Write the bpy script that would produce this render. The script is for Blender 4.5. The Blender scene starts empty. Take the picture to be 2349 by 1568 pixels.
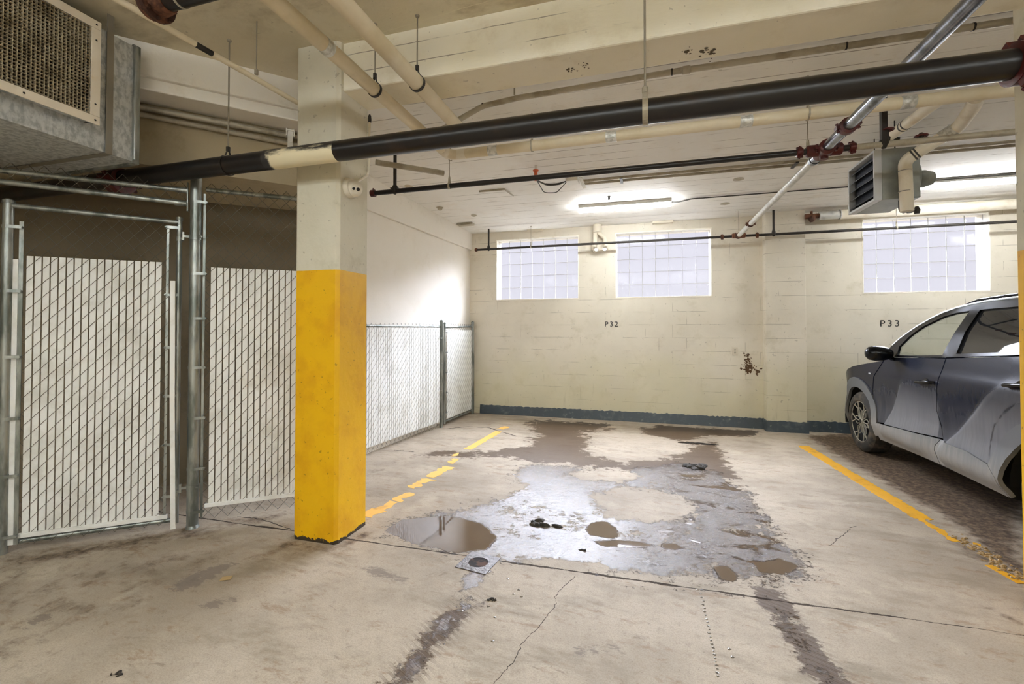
import bpy, bmesh, math, random
import numpy as np
from mathutils import Vector, Matrix
from mathutils.geometry import delaunay_2d_cdt
random.seed(7); RNG=np.random.default_rng(7)
PI=math.pi
sc=bpy.context.scene
col=sc.collection
# ------------------------------------------------------------------ camera
W_,H_=2349,1568
F_=1045.0; EYE=1.45; YAW=math.radians(16.3); PITCH=math.radians(1.0); HOR=755.0
PPY=HOR-F_*math.tan(PITCH)
cam_d=bpy.data.cameras.new('camera'); cam=bpy.data.objects.new('camera',cam_d); col.objects.link(cam)
cam.location=(0,0,EYE); cam.rotation_euler=(PI/2+PITCH,0,YAW)
cam_d.sensor_fit='HORIZONTAL'; cam_d.sensor_width=36; cam_d.lens=36*F_/W_
cam_d.shift_x=0; cam_d.shift_y=-(H_/2-PPY)/W_
cam_d.clip_start=.05; cam_d.clip_end=200
sc.camera=cam
# ------------------------------------------------------------------ world
def _n(nt,t,ins=None,**kw):
    n=nt.nodes.new(t)
    for k,v in kw.items(): setattr(n,k,v)
    for k,v in (ins or {}).items():
        s=n.inputs[k]
        if hasattr(v,'is_linked') or isinstance(v,bpy.types.NodeSocket): nt.links.new(v,s)
        else: s.default_value=v
    return n
wd=bpy.data.worlds.new('world'); sc.world=wd; wd.use_nodes=True
nt=wd.node_tree; nt.nodes.clear()
tc=_n(nt,'ShaderNodeTexCoord'); sx=_n(nt,'ShaderNodeSeparateXYZ',{0:tc.outputs['Generated']})
cr=_n(nt,'ShaderNodeValToRGB',{0:sx.outputs[2]})
el=cr.color_ramp.elements
SKY=[(0.0,(.0105,.0103,.0113)),(.20,(.0117,.0115,.0128)),(.26,(.25,.26,.30)),(.33,(.80,.86,1.0)),(1,(.85,.9,1.02))]
el[0].position=SKY[0][0]; el[0].color=(*SKY[0][1],1); el[1].position=SKY[-1][0]; el[1].color=(*SKY[-1][1],1)
for p,c in SKY[1:-1]:
    e=el.new(p); e.color=(*c,1)
bg=_n(nt,'ShaderNodeBackground',{'Color':cr.outputs[0],'Strength':56.0})
ow=_n(nt,'ShaderNodeOutputWorld',{0:bg.outputs[0]})
try: wd.cycles.sampling_method='MANUAL'; wd.cycles.sample_map_resolution=512
except Exception: pass
# exposure / colour management
vs=sc.view_settings; vs.view_transform='Standard'; vs.look='None'; vs.gamma=1; vs.use_curve_mapping=False
vs.exposure=0.27
sc.cycles.use_denoising=True
sc.cycles.max_bounces=8; sc.cycles.diffuse_bounces=5; sc.cycles.glossy_bounces=3; sc.cycles.use_adaptive_sampling=True; sc.cycles.adaptive_threshold=.25; sc.cycles.adaptive_min_samples=16; sc.cycles.transparent_max_bounces=24
sc.cycles.sample_clamp_indirect=6; sc.cycles.caustics_reflective=False; sc.cycles.caustics_refractive=False
LAMP=42.0        # radiance of the fluorescent diffusers
# ------------------------------------------------------------------ pixel -> place helpers (photo frame 2349x1568)
cp,sp=math.cos(PITCH),math.sin(PITCH)
FW=np.array([-math.sin(YAW)*cp,math.cos(YAW)*cp,sp]); RT=np.array([math.cos(YAW),math.sin(YAW),0]); UP=np.cross(RT,FW)
C0=np.array([0,0,EYE])
def ray(px,py): return RT*(px-1174.5)/F_+UP*(PPY-py)/F_+FW
def onz(px,py,z=0):
    d=ray(px,py); return C0+d*((z-EYE)/d[2])
def onx(px,py,x):
    d=ray(px,py); return C0+d*(x/d[0])
def ony(px,py,y):
    d=ray(px,py); return C0+d*(y/d[1])
# ------------------------------------------------------------------ materials
def lin(c): return tuple(((v/255)/12.92 if v/255<=.04045 else ((v/255+.055)/1.055)**2.4) for v in c)
def newmat(name):
    m=bpy.data.materials.new(name); m.use_nodes=True; nt=m.node_tree; nt.nodes.clear()
    out=nt.nodes.new('ShaderNodeOutputMaterial'); b=nt.nodes.new('ShaderNodeBsdfPrincipled'); nt.links.new(b.outputs[0],out.inputs[0])
    return m,nt,b,out
def noise(nt,co,scale,detail=5,rough=.6,dist=0):
    return _n(nt,'ShaderNodeTexNoise',{'Vector':co,'Scale':scale,'Detail':detail,'Roughness':rough,'Distortion':dist}).outputs[0]
def mr(nt,v,a,b,c=0,d=1,smooth=True):
    n=_n(nt,'ShaderNodeMapRange',{0:v,1:a,2:b,3:c,4:d}); n.clamp=True
    if smooth: n.interpolation_type='SMOOTHSTEP'
    return n.outputs[0]
def mixc(nt,f,a,b,mode='MIX'):
    n=nt.nodes.new('ShaderNodeMix'); n.data_type='RGBA'; n.blend_type=mode; n.clamp_factor=True
    for k,v in ((0,f),(6,a),(7,b)):
        if isinstance(v,bpy.types.NodeSocket): nt.links.new(v,n.inputs[k])
        else: n.inputs[k].default_value=(v if k==0 else (*v[:3],1))
    return n.outputs[2]
def mth(nt,op,a,b=0.0,c=None):
    n=nt.nodes.new('ShaderNodeMath'); n.operation=op
    for i,v in enumerate((a,b,c)):
        if v is None: continue
        if isinstance(v,bpy.types.NodeSocket): nt.links.new(v,n.inputs[i])
        else: n.inputs[i].default_value=v
    return n.outputs[0]
def co_world(nt,scale=(1,1,1)):
    g=_n(nt,'ShaderNodeNewGeometry'); m=_n(nt,'ShaderNodeMapping',{0:g.outputs['Position'],3:scale}); return m.outputs[0]
def setin(nt,b,k,v):
    s=b.inputs[k]
    if isinstance(v,bpy.types.NodeSocket): nt.links.new(v,s)
    elif s.type=='RGBA': s.default_value=(*v[:3],1)
    else: s.default_value=v
def simple(name,c,rough=.5,metal=0,c2=None,ns=8,lo=.45,hi=.65,bump=0,bs=40,stretch=(1,1,1),spec=.5,c3=None,ns3=60,lo3=.62,hi3=.68):
    m,nt,b,o=newmat(name); base=lin(c)
    co=co_world(nt,stretch)
    colr=base
    if c2: colr=mixc(nt,mr(nt,noise(nt,co,ns),lo,hi),base,lin(c2))
    if c3: colr=mixc(nt,mr(nt,noise(nt,co,ns3,3),lo3,hi3),colr,lin(c3))
    setin(nt,b,'Base Color',colr); setin(nt,b,'Roughness',rough); setin(nt,b,'Metallic',metal); setin(nt,b,'Specular IOR Level',spec)
    if bump:
        bn=_n(nt,'ShaderNodeBump',{'Strength':bump,'Distance':.01,'Height':noise(nt,co,bs)}); setin(nt,b,'Normal',bn.outputs[0])
    return m
def emit(name,c,s):
    m,nt,b,o=newmat(name); nt.nodes.remove(b)
    e=_n(nt,'ShaderNodeEmission',{'Color':(*c,1),'Strength':s}); nt.links.new(e.outputs[0],o.inputs[0]); return m
M={}
M['galv']=simple('galvanised steel',(172,176,172),.36,.75,(118,124,120),9,.4,.6,.05,60,stretch=(1,1,.25))
M['duct']=simple('spangled duct steel',(214,217,218),.38,.35,(170,175,178),34,.4,.62,.05,30,c3=(198,202,204),ns3=50,lo3=.56,hi3=.7,stretch=(1,1,.6))
M['strap']=simple('hanger strap steel',(160,155,145),.4,.7)
M['wire']=simple('chain link wire',(112,109,99),.45,.4)
M['slat']=simple('white fence slat',(244,245,242),.5,0,(224,224,218),5,.45,.7)
M['black']=simple('black iron pipe',(30,27,26),.32,.2,(52,40,32),5,.5,.75,.05,50,spec=.5)
M['pipewhite']=simple('white painted pipe',(226,212,178),.5,0,(206,188,150),6)
M['beige']=simple('beige pipe insulation',(228,216,190),.55,0,(214,200,168),3,.4,.7,.05,60)
M['beige2']=simple('cream pipe insulation',(232,224,206),.6,0,(214,202,178),5,.5,.7,.05,60)
M['foil']=simple('foil tape',(236,236,232),.3,.45,(196,196,190),30,.4,.6,.5,45)
M['silver']=simple('galvanised sprinkler pipe',(150,155,165),.24,.92,(112,116,124),14,.4,.65,.05,40)
M['silverlight']=simple('dull aluminium pipe',(214,214,208),.45,.35,(190,190,186),10)
M['red']=simple('dark red coupling',(88,26,24),.4,.1,(70,24,22),20,.4,.6)
M['rust']=simple('rusty coupling',(112,70,48),.75,.1,(60,34,22),14,.4,.6,.3,40)
M['dark']=simple('dark steel',(52,48,44),.5,.4)
M['rod']=simple('painted hanger rod',(150,142,126),.5,.3)
M['conduit']=simple('painted conduit',(178,170,152),.45,.2,(150,140,120),6)
M['rubber']=simple('cable rubber',(60,58,54),.6)
M['orange']=simple('orange cap',(206,96,52),.5)
M['white']=simple('white plastic',(232,230,222),.4)
M['camwhite']=simple('camera housing',(222,214,196),.35)
M['stencil']=simple('beam stain',(96,84,64),.8)
M['lens']=simple('black lens',(14,14,16),.08)
M['grill']=simple('painted grille frame',(236,226,208),.5,0,(226,200,160),4,.6,.75)
M['grillbar']=simple('dusty grille bars',(190,178,152),.7,0,(150,136,110),10)
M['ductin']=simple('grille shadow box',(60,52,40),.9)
M['heater']=simple('grey enamel',(150,154,150),.45,.2,(135,140,136),5)
M['heaterlight']=simple('light grey enamel trim',(196,198,200),.4,.2)
M['louver']=simple('dark louvres',(58,62,72),.35,.4,(96,100,108),14,.45,.6)
M['coil']=simple('heater coil',(44,48,58),.5,.5)
M['lampbody']=simple('lamp housing',(240,240,236),.4)
M['yellow']=simple('yellow floor paint',(240,190,92),.55,0,(220,170,84),6,.55,.7)
M['yellow2']=simple('strong yellow floor paint',(232,172,28),.5,0,(206,150,24),8,.5,.7)
M['ink']=simple('black stencil paint',(52,50,46),.7)
M['brownstain']=simple('brown stain',(92,68,44),.8)
M['mud']=simple('wet mud',(46,40,32),.75,0,(66,56,44),30)
M['leaf']=simple('dry leaf',(176,150,106),.7)
M['wellshade']=simple('drain well shade and rust',(30,20,14),.85,0,(84,56,42),20,.45,.6)
M['plate']=simple('wet iron drain plate',(104,96,92),.3,.2,(70,62,56),25,.4,.6,.4,60)
M['crack']=simple('crack shadow soil',(44,32,24),.8)
M['drop']=simple('water drop',(120,112,102),.03,0,spec=.9)
M['lampglow']=emit('fluorescent diffuser',(.95,.985,1.0),LAMP*1.35)
M['fillglow']=emit('added fill lamp diffuser',(.93,.985,1.0),LAMP*.76)
# painted concrete family -------------------------------------------------
def concrete(name,base,dark,light,kind=None,yellow=None,pits=.68,rough=.65):
    m,nt,b,o=newmat(name); co=co_world(nt)
    g=_n(nt,'ShaderNodeSeparateXYZ',{0:co}); X,Y,Z=g.outputs
    c=mixc(nt,mr(nt,noise(nt,co,1.1,6),.38,.65),lin(base),lin(light))
    c=mixc(nt,mr(nt,noise(nt,co,3.2,8,.7),.52,.72,0,.6),c,lin(dark))
    if kind=='block':   # painted block wall: faint courses
        zz=mth(nt,'ADD',Z,mth(nt,'MULTIPLY',mth(nt,'SUBTRACT',noise(nt,co,3,3),.5),.012))
        fz=mth(nt,'FRACT',mth(nt,'DIVIDE',zz,.203))
        ln=mth(nt,'LESS_THAN',mth(nt,'ABSOLUTE',mth(nt,'SUBTRACT',fz,.5)),.02)
        row=mth(nt,'FLOOR',mth(nt,'ADD',mth(nt,'DIVIDE',zz,.203),.5))
        fx=mth(nt,'FRACT',mth(nt,'ADD',mth(nt,'DIVIDE',X,.406),mth(nt,'MULTIPLY',mth(nt,'FLOORED_MODULO',row,2),.5)))
        vl=mth(nt,'LESS_THAN',mth(nt,'ABSOLUTE',mth(nt,'SUBTRACT',fx,.5)),.008)
        mk=mr(nt,noise(nt,co,2.3,4),.47,.6); mk2=mr(nt,noise(nt,co,1.7,4),.56,.64)
        j=mth(nt,'MAXIMUM',mth(nt,'MULTIPLY',ln,mk),mth(nt,'MULTIPLY',vl,mk2))
        c=mixc(nt,mth(nt,'MULTIPLY',j,.42),c,lin((110,98,78)))
        # rising damp tints the paint near the floor, scuffs
        c=mixc(nt,mth(nt,'MULTIPLY',mr(nt,mth(nt,'ADD',Z,mth(nt,'MULTIPLY',noise(nt,co,1.4,4),1.4)),1.0,2.0,1,0),.42),c,lin((214,208,164)))
        sco=co_world(nt,(9,9,1.2))
        c=mixc(nt,mth(nt,'MULTIPLY',mr(nt,noise(nt,sco,1.0,6),.6,.75),mr(nt,Z,.1,.8,.5,0)),c,lin((140,128,92)))
        hgt=mth(nt,'SUBTRACT',mth(nt,'MULTIPLY',noise(nt,co,30,4),.5),mth(nt,'MULTIPLY',j,.8))
    elif kind=='board':  # board-marked ceiling, boards run along X
        yy=mth(nt,'ADD',Y,mth(nt,'MULTIPLY',mth(nt,'SUBTRACT',noise(nt,co,4,4),.5),.008))
        fy=mth(nt,'FRACT',mth(nt,'DIVIDE',yy,.17))
        ln=mth(nt,'LESS_THAN',mth(nt,'ABSOLUTE',mth(nt,'SUBTRACT',fy,.5)),.022)
        sco=co_world(nt,(1.3,9,1))
        mk=mr(nt,noise(nt,sco,1.0,5),.42,.58)
        j=mth(nt,'MULTIPLY',ln,mk)
        c=mixc(nt,mth(nt,'MULTIPLY',j,.75),c,lin((104,88,72)))
        c=mixc(nt,mth(nt,'MULTIPLY',mr(nt,noise(nt,sco,4,5),.63,.72),.35),c,lin((150,132,108)))
        hgt=mth(nt,'SUBTRACT',mth(nt,'MULTIPLY',noise(nt,sco,9,4),.6),j)
    elif kind=='beam':   # form-board lines along X on a vertical face
        zz=mth(nt,'ADD',Z,mth(nt,'MULTIPLY',mth(nt,'SUBTRACT',noise(nt,co,3,5),.5),.02))
        fz=mth(nt,'FRACT',mth(nt,'DIVIDE',mth(nt,'SUBTRACT',zz,.03),.13))
        ln=mth(nt,'LESS_THAN',mth(nt,'ABSOLUTE',mth(nt,'SUBTRACT',fz,.5)),.022)
        sco=co_world(nt,(1.6,3,7))
        j=mth(nt,'MULTIPLY',ln,mr(nt,noise(nt,sco,1.2,6),.45,.6))
        c=mixc(nt,mth(nt,'MULTIPLY',j,.7),c,lin((92,76,54)))
        hgt=mth(nt,'SUBTRACT',mth(nt,'MULTIPLY',noise(nt,sco,9,4),.6),j)
    elif kind=='slab':
        yy=mth(nt,'ADD',mth(nt,'ADD',Y,mth(nt,'MULTIPLY',X,.10)),mth(nt,'MULTIPLY',mth(nt,'SUBTRACT',noise(nt,co,5,4),.5),.03))
        ln=mth(nt,'LESS_THAN',mth(nt,'ABSOLUTE',mth(nt,'SUBTRACT',mth(nt,'FRACT',mth(nt,'DIVIDE',yy,.55)),.5)),.006)
        c=mixc(nt,mr(nt,noise(nt,co_world(nt,(.7,1.4,1)),1.6,7,.7),.5,.68,0,.5),c,lin((150,132,98)))
        c=mixc(nt,mth(nt,'MULTIPLY',ln,mr(nt,noise(nt,co,1.8,4),.48,.58,0,.7)),c,lin((232,224,200)))
        hgt=noise(nt,co,28,6)
    else:
        hgt=noise(nt,co,28,6)
    pit=mr(nt,noise(nt,co,22,3,.5),pits,pits+.03)
    c=mixc(nt,mth(nt,'MULTIPLY',pit,.32),c,lin((104,92,72)))
    if yellow is not None:
        zy=mth(nt,'ADD',Z,mth(nt,'MULTIPLY',mth(nt,'SUBTRACT',noise(nt,co,14,4),.5),.006))
        isy=mth(nt,'LESS_THAN',zy,yellow)
        chip=mr(nt,noise(nt,co,26,5),.60,.62)
        low=mr(nt,Z,.0,.045,1,0)
        yc=mixc(nt,mr(nt,noise(nt,co,5,6),.45,.7,0,.7),lin((240,186,8)),lin((222,160,6)))
        yc=mixc(nt,mth(nt,'MULTIPLY',mr(nt,noise(nt,co,34,3,.5),.69,.71),.5),yc,lin((120,84,20)))
        edge=mth(nt,'LESS_THAN',mth(nt,'ADD',Z,mth(nt,'MULTIPLY',noise(nt,co,26,5),-.07)),-.012)
        yc=mixc(nt,mth(nt,'MAXIMUM',edge,mth(nt,'MULTIPLY',chip,low)),yc,lin((58,48,36)))
        c=mixc(nt,isy,c,yc)
    setin(nt,b,'Base Color',c)
    setin(nt,b,'Roughness',rough if yellow is None else mth(nt,'SUBTRACT',rough,mth(nt,'MULTIPLY',isy,.22)))
    bn=_n(nt,'ShaderNodeBump',{'Strength':.25,'Distance':.008,'Height':hgt}); setin(nt,b,'Normal',bn.outputs[0])
    return m
M['wall']=concrete('painted block wall',(216,208,192),(198,189,166),(226,218,202),'block')
M['plaster']=concrete('smooth white wall',(232,226,214),(226,218,204),(236,230,220),pits=.8)
M['ceil']=concrete('board marked white ceiling',(240,237,231),(228,220,208),(244,242,237),'board',pits=.72)
M['ceilf']=concrete('cream slab ceiling',(216,205,178),(190,176,146),(226,217,194),'slab',pits=.72)
M['beam']=concrete('cream beam',(236,228,204),(216,204,176),(240,233,214),'beam',pits=.7)
M['beamw']=concrete('white side beam',(236,231,220),(214,206,190),(236,230,220),pits=.74)
M['column']=concrete('column paint',(212,206,186),(192,186,164),(220,214,196),yellow=1.858,pits=.66)
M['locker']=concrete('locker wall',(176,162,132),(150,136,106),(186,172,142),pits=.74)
M['baseb']=simple('dark slate baseboard paint',(66,76,84),.35,0,(88,98,104),9,.5,.7,.15,30,c3=(120,128,126),ns3=18,lo3=.66,hi3=.72)
# ------------------------------------------------------------------ mesh builder
class MB:
    def __init__(s): s.v=[]; s.f=[]; s.mi=[]; s.cur=0
    def add(s,vs,fs):
        n=len(s.v); s.v+= [tuple(map(float,p)) for p in vs]; s.f+=[tuple(i+n for i in f) for f in fs]; s.mi+=[s.cur]*len(fs); return s
    def box(s,a,b):
        x0,y0,z0=a; x1,y1,z1=b
        return s.add([(x0,y0,z0),(x1,y0,z0),(x1,y1,z0),(x0,y1,z0),(x0,y0,z1),(x1,y0,z1),(x1,y1,z1),(x0,y1,z1)],
          [(0,3,2,1),(4,5,6,7),(0,1,5,4),(1,2,6,5),(2,3,7,6),(3,0,4,7)])
    def obox(s,c,u,v,w,hu,hv,hw):
        c,u,v,w=[np.array(q,float) for q in (c,u,v,w)]
        P=[c+u*hu*a+v*hv*b+w*hw*d for d in(-1,1) for a,b in((-1,-1),(1,-1),(1,1),(-1,1))]
        return s.add(P,[(0,3,2,1),(4,5,6,7),(0,1,5,4),(1,2,6,5),(2,3,7,6),(3,0,4,7)])
    def bar(s,p,q,w,t,up=(0,0,1)):
        p=np.array(p,float);q=np.array(q,float); d=q-p; L=np.linalg.norm(d); d/=L
        u=np.cross(d,up); 
        if np.linalg.norm(u)<1e-4: u=np.cross(d,(1,0,0))
        u/=np.linalg.norm(u); v=np.cross(u,d)
        return s.obox((p+q)/2,d,u,v,L/2,w/2,t/2)
    def tube(s,pts,r,n=16,caps=True,closed=False):
        P=[np.array(p,float) for p in pts]; m=len(P); R=r if hasattr(r,'__len__') else [r]*m
        T=[]
        for i in range(m):
            a=P[(i-1)%m] if (i>0 or closed) else P[i]; b=P[(i+1)%m] if (i<m-1 or closed) else P[i]
            t=b-a; T.append(t/(np.linalg.norm(t)+1e-12))
        u=np.cross(T[0],(0,0,1))
        if np.linalg.norm(u)<1e-3: u=np.cross(T[0],(1,0,0))
        u/=np.linalg.norm(u); vs=[]
        for i in range(m):
            u=u-T[i]*(u@T[i]); u/=np.linalg.norm(u); w=np.cross(T[i],u)
            for k in range(n):
                a=2*PI*k/n; vs.append(P[i]+R[i]*(math.cos(a)*u+math.sin(a)*w))
        fs=[]
        for i in range(m if closed else m-1):
            j=(i+1)%m
            for k in range(n): fs.append((i*n+k,i*n+(k+1)%n,j*n+(k+1)%n,j*n+k))
        if caps and not closed: fs+=[tuple(range(n))[::-1],tuple((m-1)*n+k for k in range(n))]
        return s.add(vs,fs)
    def lathe(s,c,ax,prof,n=24,caps=True):     # prof: (distance along axis, radius)
        c=np.array(c,float); ax=np.array(ax,float)/np.linalg.norm(ax)
        return s._lathe(c,ax,prof,n,caps)
    def _lathe(s,c,ax,prof,n,caps=True):
        u=np.cross(ax,(0,0,1)); 
        if np.linalg.norm(u)<1e-3: u=np.array([1.,0,0])
        u/=np.linalg.norm(u); w=np.cross(ax,u); vs=[]
        for h,r in prof:
            for k in range(n):
                a=2*PI*k/n; vs.append(c+ax*h+max(r,1e-4)*(math.cos(a)*u+math.sin(a)*w))
        m=len(prof); fs=[(i*n+k,i*n+(k+1)%n,(i+1)*n+(k+1)%n,(i+1)*n+k) for i in range(m-1) for k in range(n)]
        if caps: fs+=[tuple(range(n))[::-1],tuple((m-1)*n+k for k in range(n))]
        return s.add(vs,fs)
    def build(s,name,mat,parent=None,smooth=False,bevel=0,subsurf=0,split=True):
        off=np.array(parent_loc(parent))
        me=bpy.data.meshes.new(name); me.from_pydata([tuple(np.array(p)-off) for p in s.v],[],s.f)
        mats=mat if isinstance(mat,(list,tuple)) else [mat]
        for q in mats: me.materials.append(q)
        if len(mats)>1:
            for p,k in zip(me.polygons,s.mi): p.material_index=k
        bm=bmesh.new(); bm.from_mesh(me); bmesh.ops.recalc_face_normals(bm,faces=bm.faces); bm.to_mesh(me); bm.free()
        o=bpy.data.objects.new(name,me); col.objects.link(o)
        if parent: o.parent=parent
        if smooth:
            me.shade_smooth(); me.set_sharp_from_angle(angle=math.radians(38))
        if bevel:
            b=o.modifiers.new('b','BEVEL'); b.width=bevel; b.segments=2; b.limit_method='ANGLE'
        if subsurf:
            b=o.modifiers.new('s','SUBSURF'); b.levels=b.render_levels=subsurf
        return o
def parent_loc(p):
    v=Vector((0,0,0))
    while p: v+=p.location; p=p.parent
    return v
def thing(name,label,cat,loc=(0,0,0),group=None):
    o=bpy.data.objects.new(name,None); o.empty_display_size=.1; col.objects.link(o); o.location=tuple(map(float,loc)); return tag(o,label,cat,group)
def tag(o,label,cat,group=None,kind=None):
    o['label']=label; o['category']=cat
    if group: o['group']=group
    if kind: o['kind']=kind
    return o
def struct(o): o['kind']='structure'; return o
def fillet(pts,r,n=6):
    P=[np.array(p,float) for p in pts]; out=[P[0]]
    for i in range(1,len(P)-1):
        a=P[i-1]-P[i]; b=P[i+1]-P[i]; la,lb=np.linalg.norm(a),np.linalg.norm(b); a/=la; b/=lb
        ang=math.acos(max(-1,min(1,a@b))); t=min(r/math.tan(ang/2) if ang<3.1 else 0,la*.45,lb*.45)
        if t<1e-4: out.append(P[i]); continue
        p0=P[i]+a*t; p1=P[i]+b*t
        for k in range(n+1):
            s=k/n; out.append((1-s)**2*p0+2*s*(1-s)*P[i]+s*s*p1)
    out.append(P[-1]); return out
def arc_pts(c,u,v,r,a0,a1,n): return [np.array(c)+r*(math.cos(a)*np.array(u)+math.sin(a)*np.array(v)) for a in np.linspace(a0,a1,n)]
# ================================================================== ROOM
YB=7.45; XR=9.0; YF=-7.0; XL=-7.0
ZF=3.43                              # front bay ceiling
def zc(y): return 3.125+.04*(YB-y)   # back bay ceiling, falls slightly to the back wall
# --- floor with masks for wetness, damp, dirt
gx=np.unique(np.round(np.concatenate([np.linspace(XL,-4.4,12),np.arange(-4.4,4.6,.025),np.linspace(4.6,XR,12)]),4))
gy=np.unique(np.round(np.concatenate([np.linspace(YF,.6,30),np.arange(.6,YB+.2,.025)]),4))
GX,GY=np.meshgrid(gx,gy); PX,PY=GX.ravel(),GY.ravel()
def sdf(poly):
    P=np.array(poly); d=np.full(PX.shape,1e9); ins=np.zeros(PX.shape,bool)
    for i in range(len(P)):
        a=P[i];b=P[(i+1)%len(P)]; e=b-a; t=np.clip(((PX-a[0])*e[0]+(PY-a[1])*e[1])/(e@e+1e-12),0,1)
        d=np.minimum(d,np.hypot(PX-a[0]-t*e[0],PY-a[1]-t*e[1]))
        c=((a[1]>PY)!=(b[1]>PY))&(PX<(b[0]-a[0])*(PY-a[1])/(b[1]-a[1]+1e-12)+a[0]); ins^=c
    return np.where(ins,d,-d)
def fp(pts): return [onz(x,y)[:2] for x,y in pts]
def soft(poly,w): return np.clip(.5+sdf(poly)/(2*w),0,1)
def line(pts,w,edge):
    P=np.array(fp(pts)); d=np.full(PX.shape,1e9)
    for a,b in zip(P[:-1],P[1:]):
        e=b-a; t=np.clip(((PX-a[0])*e[0]+(PY-a[1])*e[1])/(e@e),0,1); d=np.minimum(d,np.hypot(PX-a[0]-t*e[0],PY-a[1]-t*e[1]))
    return np.clip(.5+(w-d)/(2*edge),0,1)
wet=soft(fp([(868,1218),(905,1190),(1000,1170),(1120,1142),(1190,1120),(1165,1092),(1178,1066),(1225,1058),(1320,1068),(1440,1075),(1560,1058),(1660,1082),(1720,1120),(1752,1170),(1795,1215),(1850,1270),(1868,1320),(1800,1356),(1640,1338),(1520,1326),(1380,1312),(1260,1298),(1160,1292),(1060,1272),(900,1238)]),.17)
dry=np.maximum(soft(fp([(1362,1136),(1430,1124),(1510,1132),(1572,1150),(1584,1182),(1500,1196),(1400,1182),(1380,1160)]),.14),0)
dry=np.maximum(dry,soft(fp([(1222,1288),(1270,1282),(1390,1298),(1400,1308),(1300,1306)]),.03)*.9)
dry=np.maximum(dry,soft(fp([(1300,1084),(1390,1074),(1480,1090),(1440,1102),(1340,1100)]),.06)*.7)
wet=wet*(1-dry)
wet=np.maximum(wet,soft(fp([(1060,1300),(1150,1300),(1110,1345),(1060,1370),(1040,1420),(1030,1390)]),.06)*.72)
wet=np.maximum(wet,line([(1075,1375),(1010,1440),(950,1520),(915,1568)],.06,.09)*.75)
wet=np.maximum(wet,line([(1770,1372),(1800,1430),(1850,1500),(1905,1568)],.075,.09)*.78)
wet=np.maximum(wet,line([(1440,1345),(1700,1365)],.04,.05)*.55)
pud=soft(fp([(880,1216),(925,1190),(1030,1182),(1105,1200),(1140,1232),(1120,1258),(1050,1268),(940,1244)]),.05)
for q_ in ([(1342,1212),(1360,1196),(1392,1196),(1412,1210),(1424,1228),(1408,1236),(1352,1226)],[(1360,1240),(1420,1238),(1470,1242),(1500,1250),(1480,1256),(1380,1252)],[(1515,1246),(1545,1244),(1568,1256),(1545,1262),(1518,1256)],[(1632,1296),(1668,1296),(1690,1318),(1690,1338),(1655,1328)],[(1725,1290),(1790,1280),(1840,1300),(1800,1318),(1740,1312)]):
    pud=np.maximum(pud,soft(fp(q_),.035)*.9)
damp=soft(fp([(1212,968),(1260,962),(1400,974),(1395,984),(1340,990),(1352,1000),(1345,1022),(1360,1046),(1430,1062),(1540,1052),(1590,1022),(1640,1014),(1665,1060),(1640,1090),(1540,1080),(1440,1076),(1320,1068),(1225,1058),(1160,1048),(1060,1044),(985,1042),(1000,1034),(1120,1034),(1210,1024),(1235,1000)]),.24)
damp=np.maximum(damp,soft(fp([(1475,982),(1520,976),(1740,988),(1738,1000),(1640,998),(1560,1010),(1480,996)]),.12))
damp=np.maximum(damp,line([(1075,1375),(1010,1440),(950,1520),(905,1580)],.06,.07)*.72); damp=np.maximum(damp,line([(1765,1368),(1800,1430),(1860,1500),(1925,1580)],.09,.07)*.8)
damp=np.maximum(damp,soft(fp([(1560,1040),(1660,1060),(1700,1100),(1560,1080)]),.08)*.8)
dirt=soft(fp([(1850,1000),(1940,990),(2349,1110),(2349,1340),(2290,1290),(2190,1200),(2050,1120),(1930,1050)]),.15)
dirt=np.maximum(dirt,line([(2185,1235),(2240,1270),(2340,1330)],.05,.1)*.9)
dirt=np.maximum(dirt,line([(660,1250),(770,1262),(840,1222)],.05,.12)*.85)
dirt=np.maximum(dirt,line([(520,1290),(690,1250),(800,1260)],.06,.2)*.6)
dirt=np.maximum(dirt,soft(fp([(0,1275),(430,1205),(660,1165),(660,1190),(440,1235),(0,1320)]),.18)*.7)
dirt=np.maximum(dirt,line([(840,1090),(930,1050),(1010,1035)],.06,.16)*.6)
dirt=np.maximum(dirt,line([(2290,1405),(2349,1430)],.03,.08)*.8)
dirt=np.maximum(dirt,line([(300,1420),(480,1340),(600,1280)],.05,.18)*.5)
scuff=np.maximum.reduce([soft(fp(q_),.06) for q_ in ([(818,1300),(860,1292),(950,1326),(930,1342),(850,1326)],[(372,1352),(420,1318),(520,1285),(560,1290),(470,1340),(400,1368)],[(445,1392),(480,1370),(550,1366),(540,1384),(480,1402)],[(50,1420),(100,1398),(150,1395),(110,1425),(40,1450)],[(1300,1480),(1420,1470),(1440,1500),(1320,1510)])])*.75
dirt=np.maximum(dirt,soft(fp([(-300,1230),(300,1230),(660,1180),(700,1260),(420,1400),(150,1568),(-300,1700)]),.5)*.42)
tyre=np.maximum(line([(1075,1375),(1010,1440),(950,1520),(905,1580)],.085,.04),line([(1775,1372),(1800,1430),(1860,1500),(1925,1580)],.09,.04))
nx,ny=len(gx),len(gy)
idx=np.arange(nx*ny).reshape(ny,nx)
faces=np.stack([idx[:-1,:-1],idx[:-1,1:],idx[1:,1:],idx[1:,:-1]],-1).reshape(-1,4)
me=bpy.data.meshes.new('floor')
me.vertices.add(nx*ny); me.vertices.foreach_set('co',np.stack([PX,PY,np.zeros_like(PX)],-1).astype(np.float32).ravel())
me.loops.add(len(faces)*4); me.loops.foreach_set('vertex_index',faces.ravel().astype(np.int32))
me.polygons.add(len(faces)); me.polygons.foreach_set('loop_start',np.arange(0,len(faces)*4,4,dtype=np.int32))
me.update(calc_edges=True)
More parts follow.
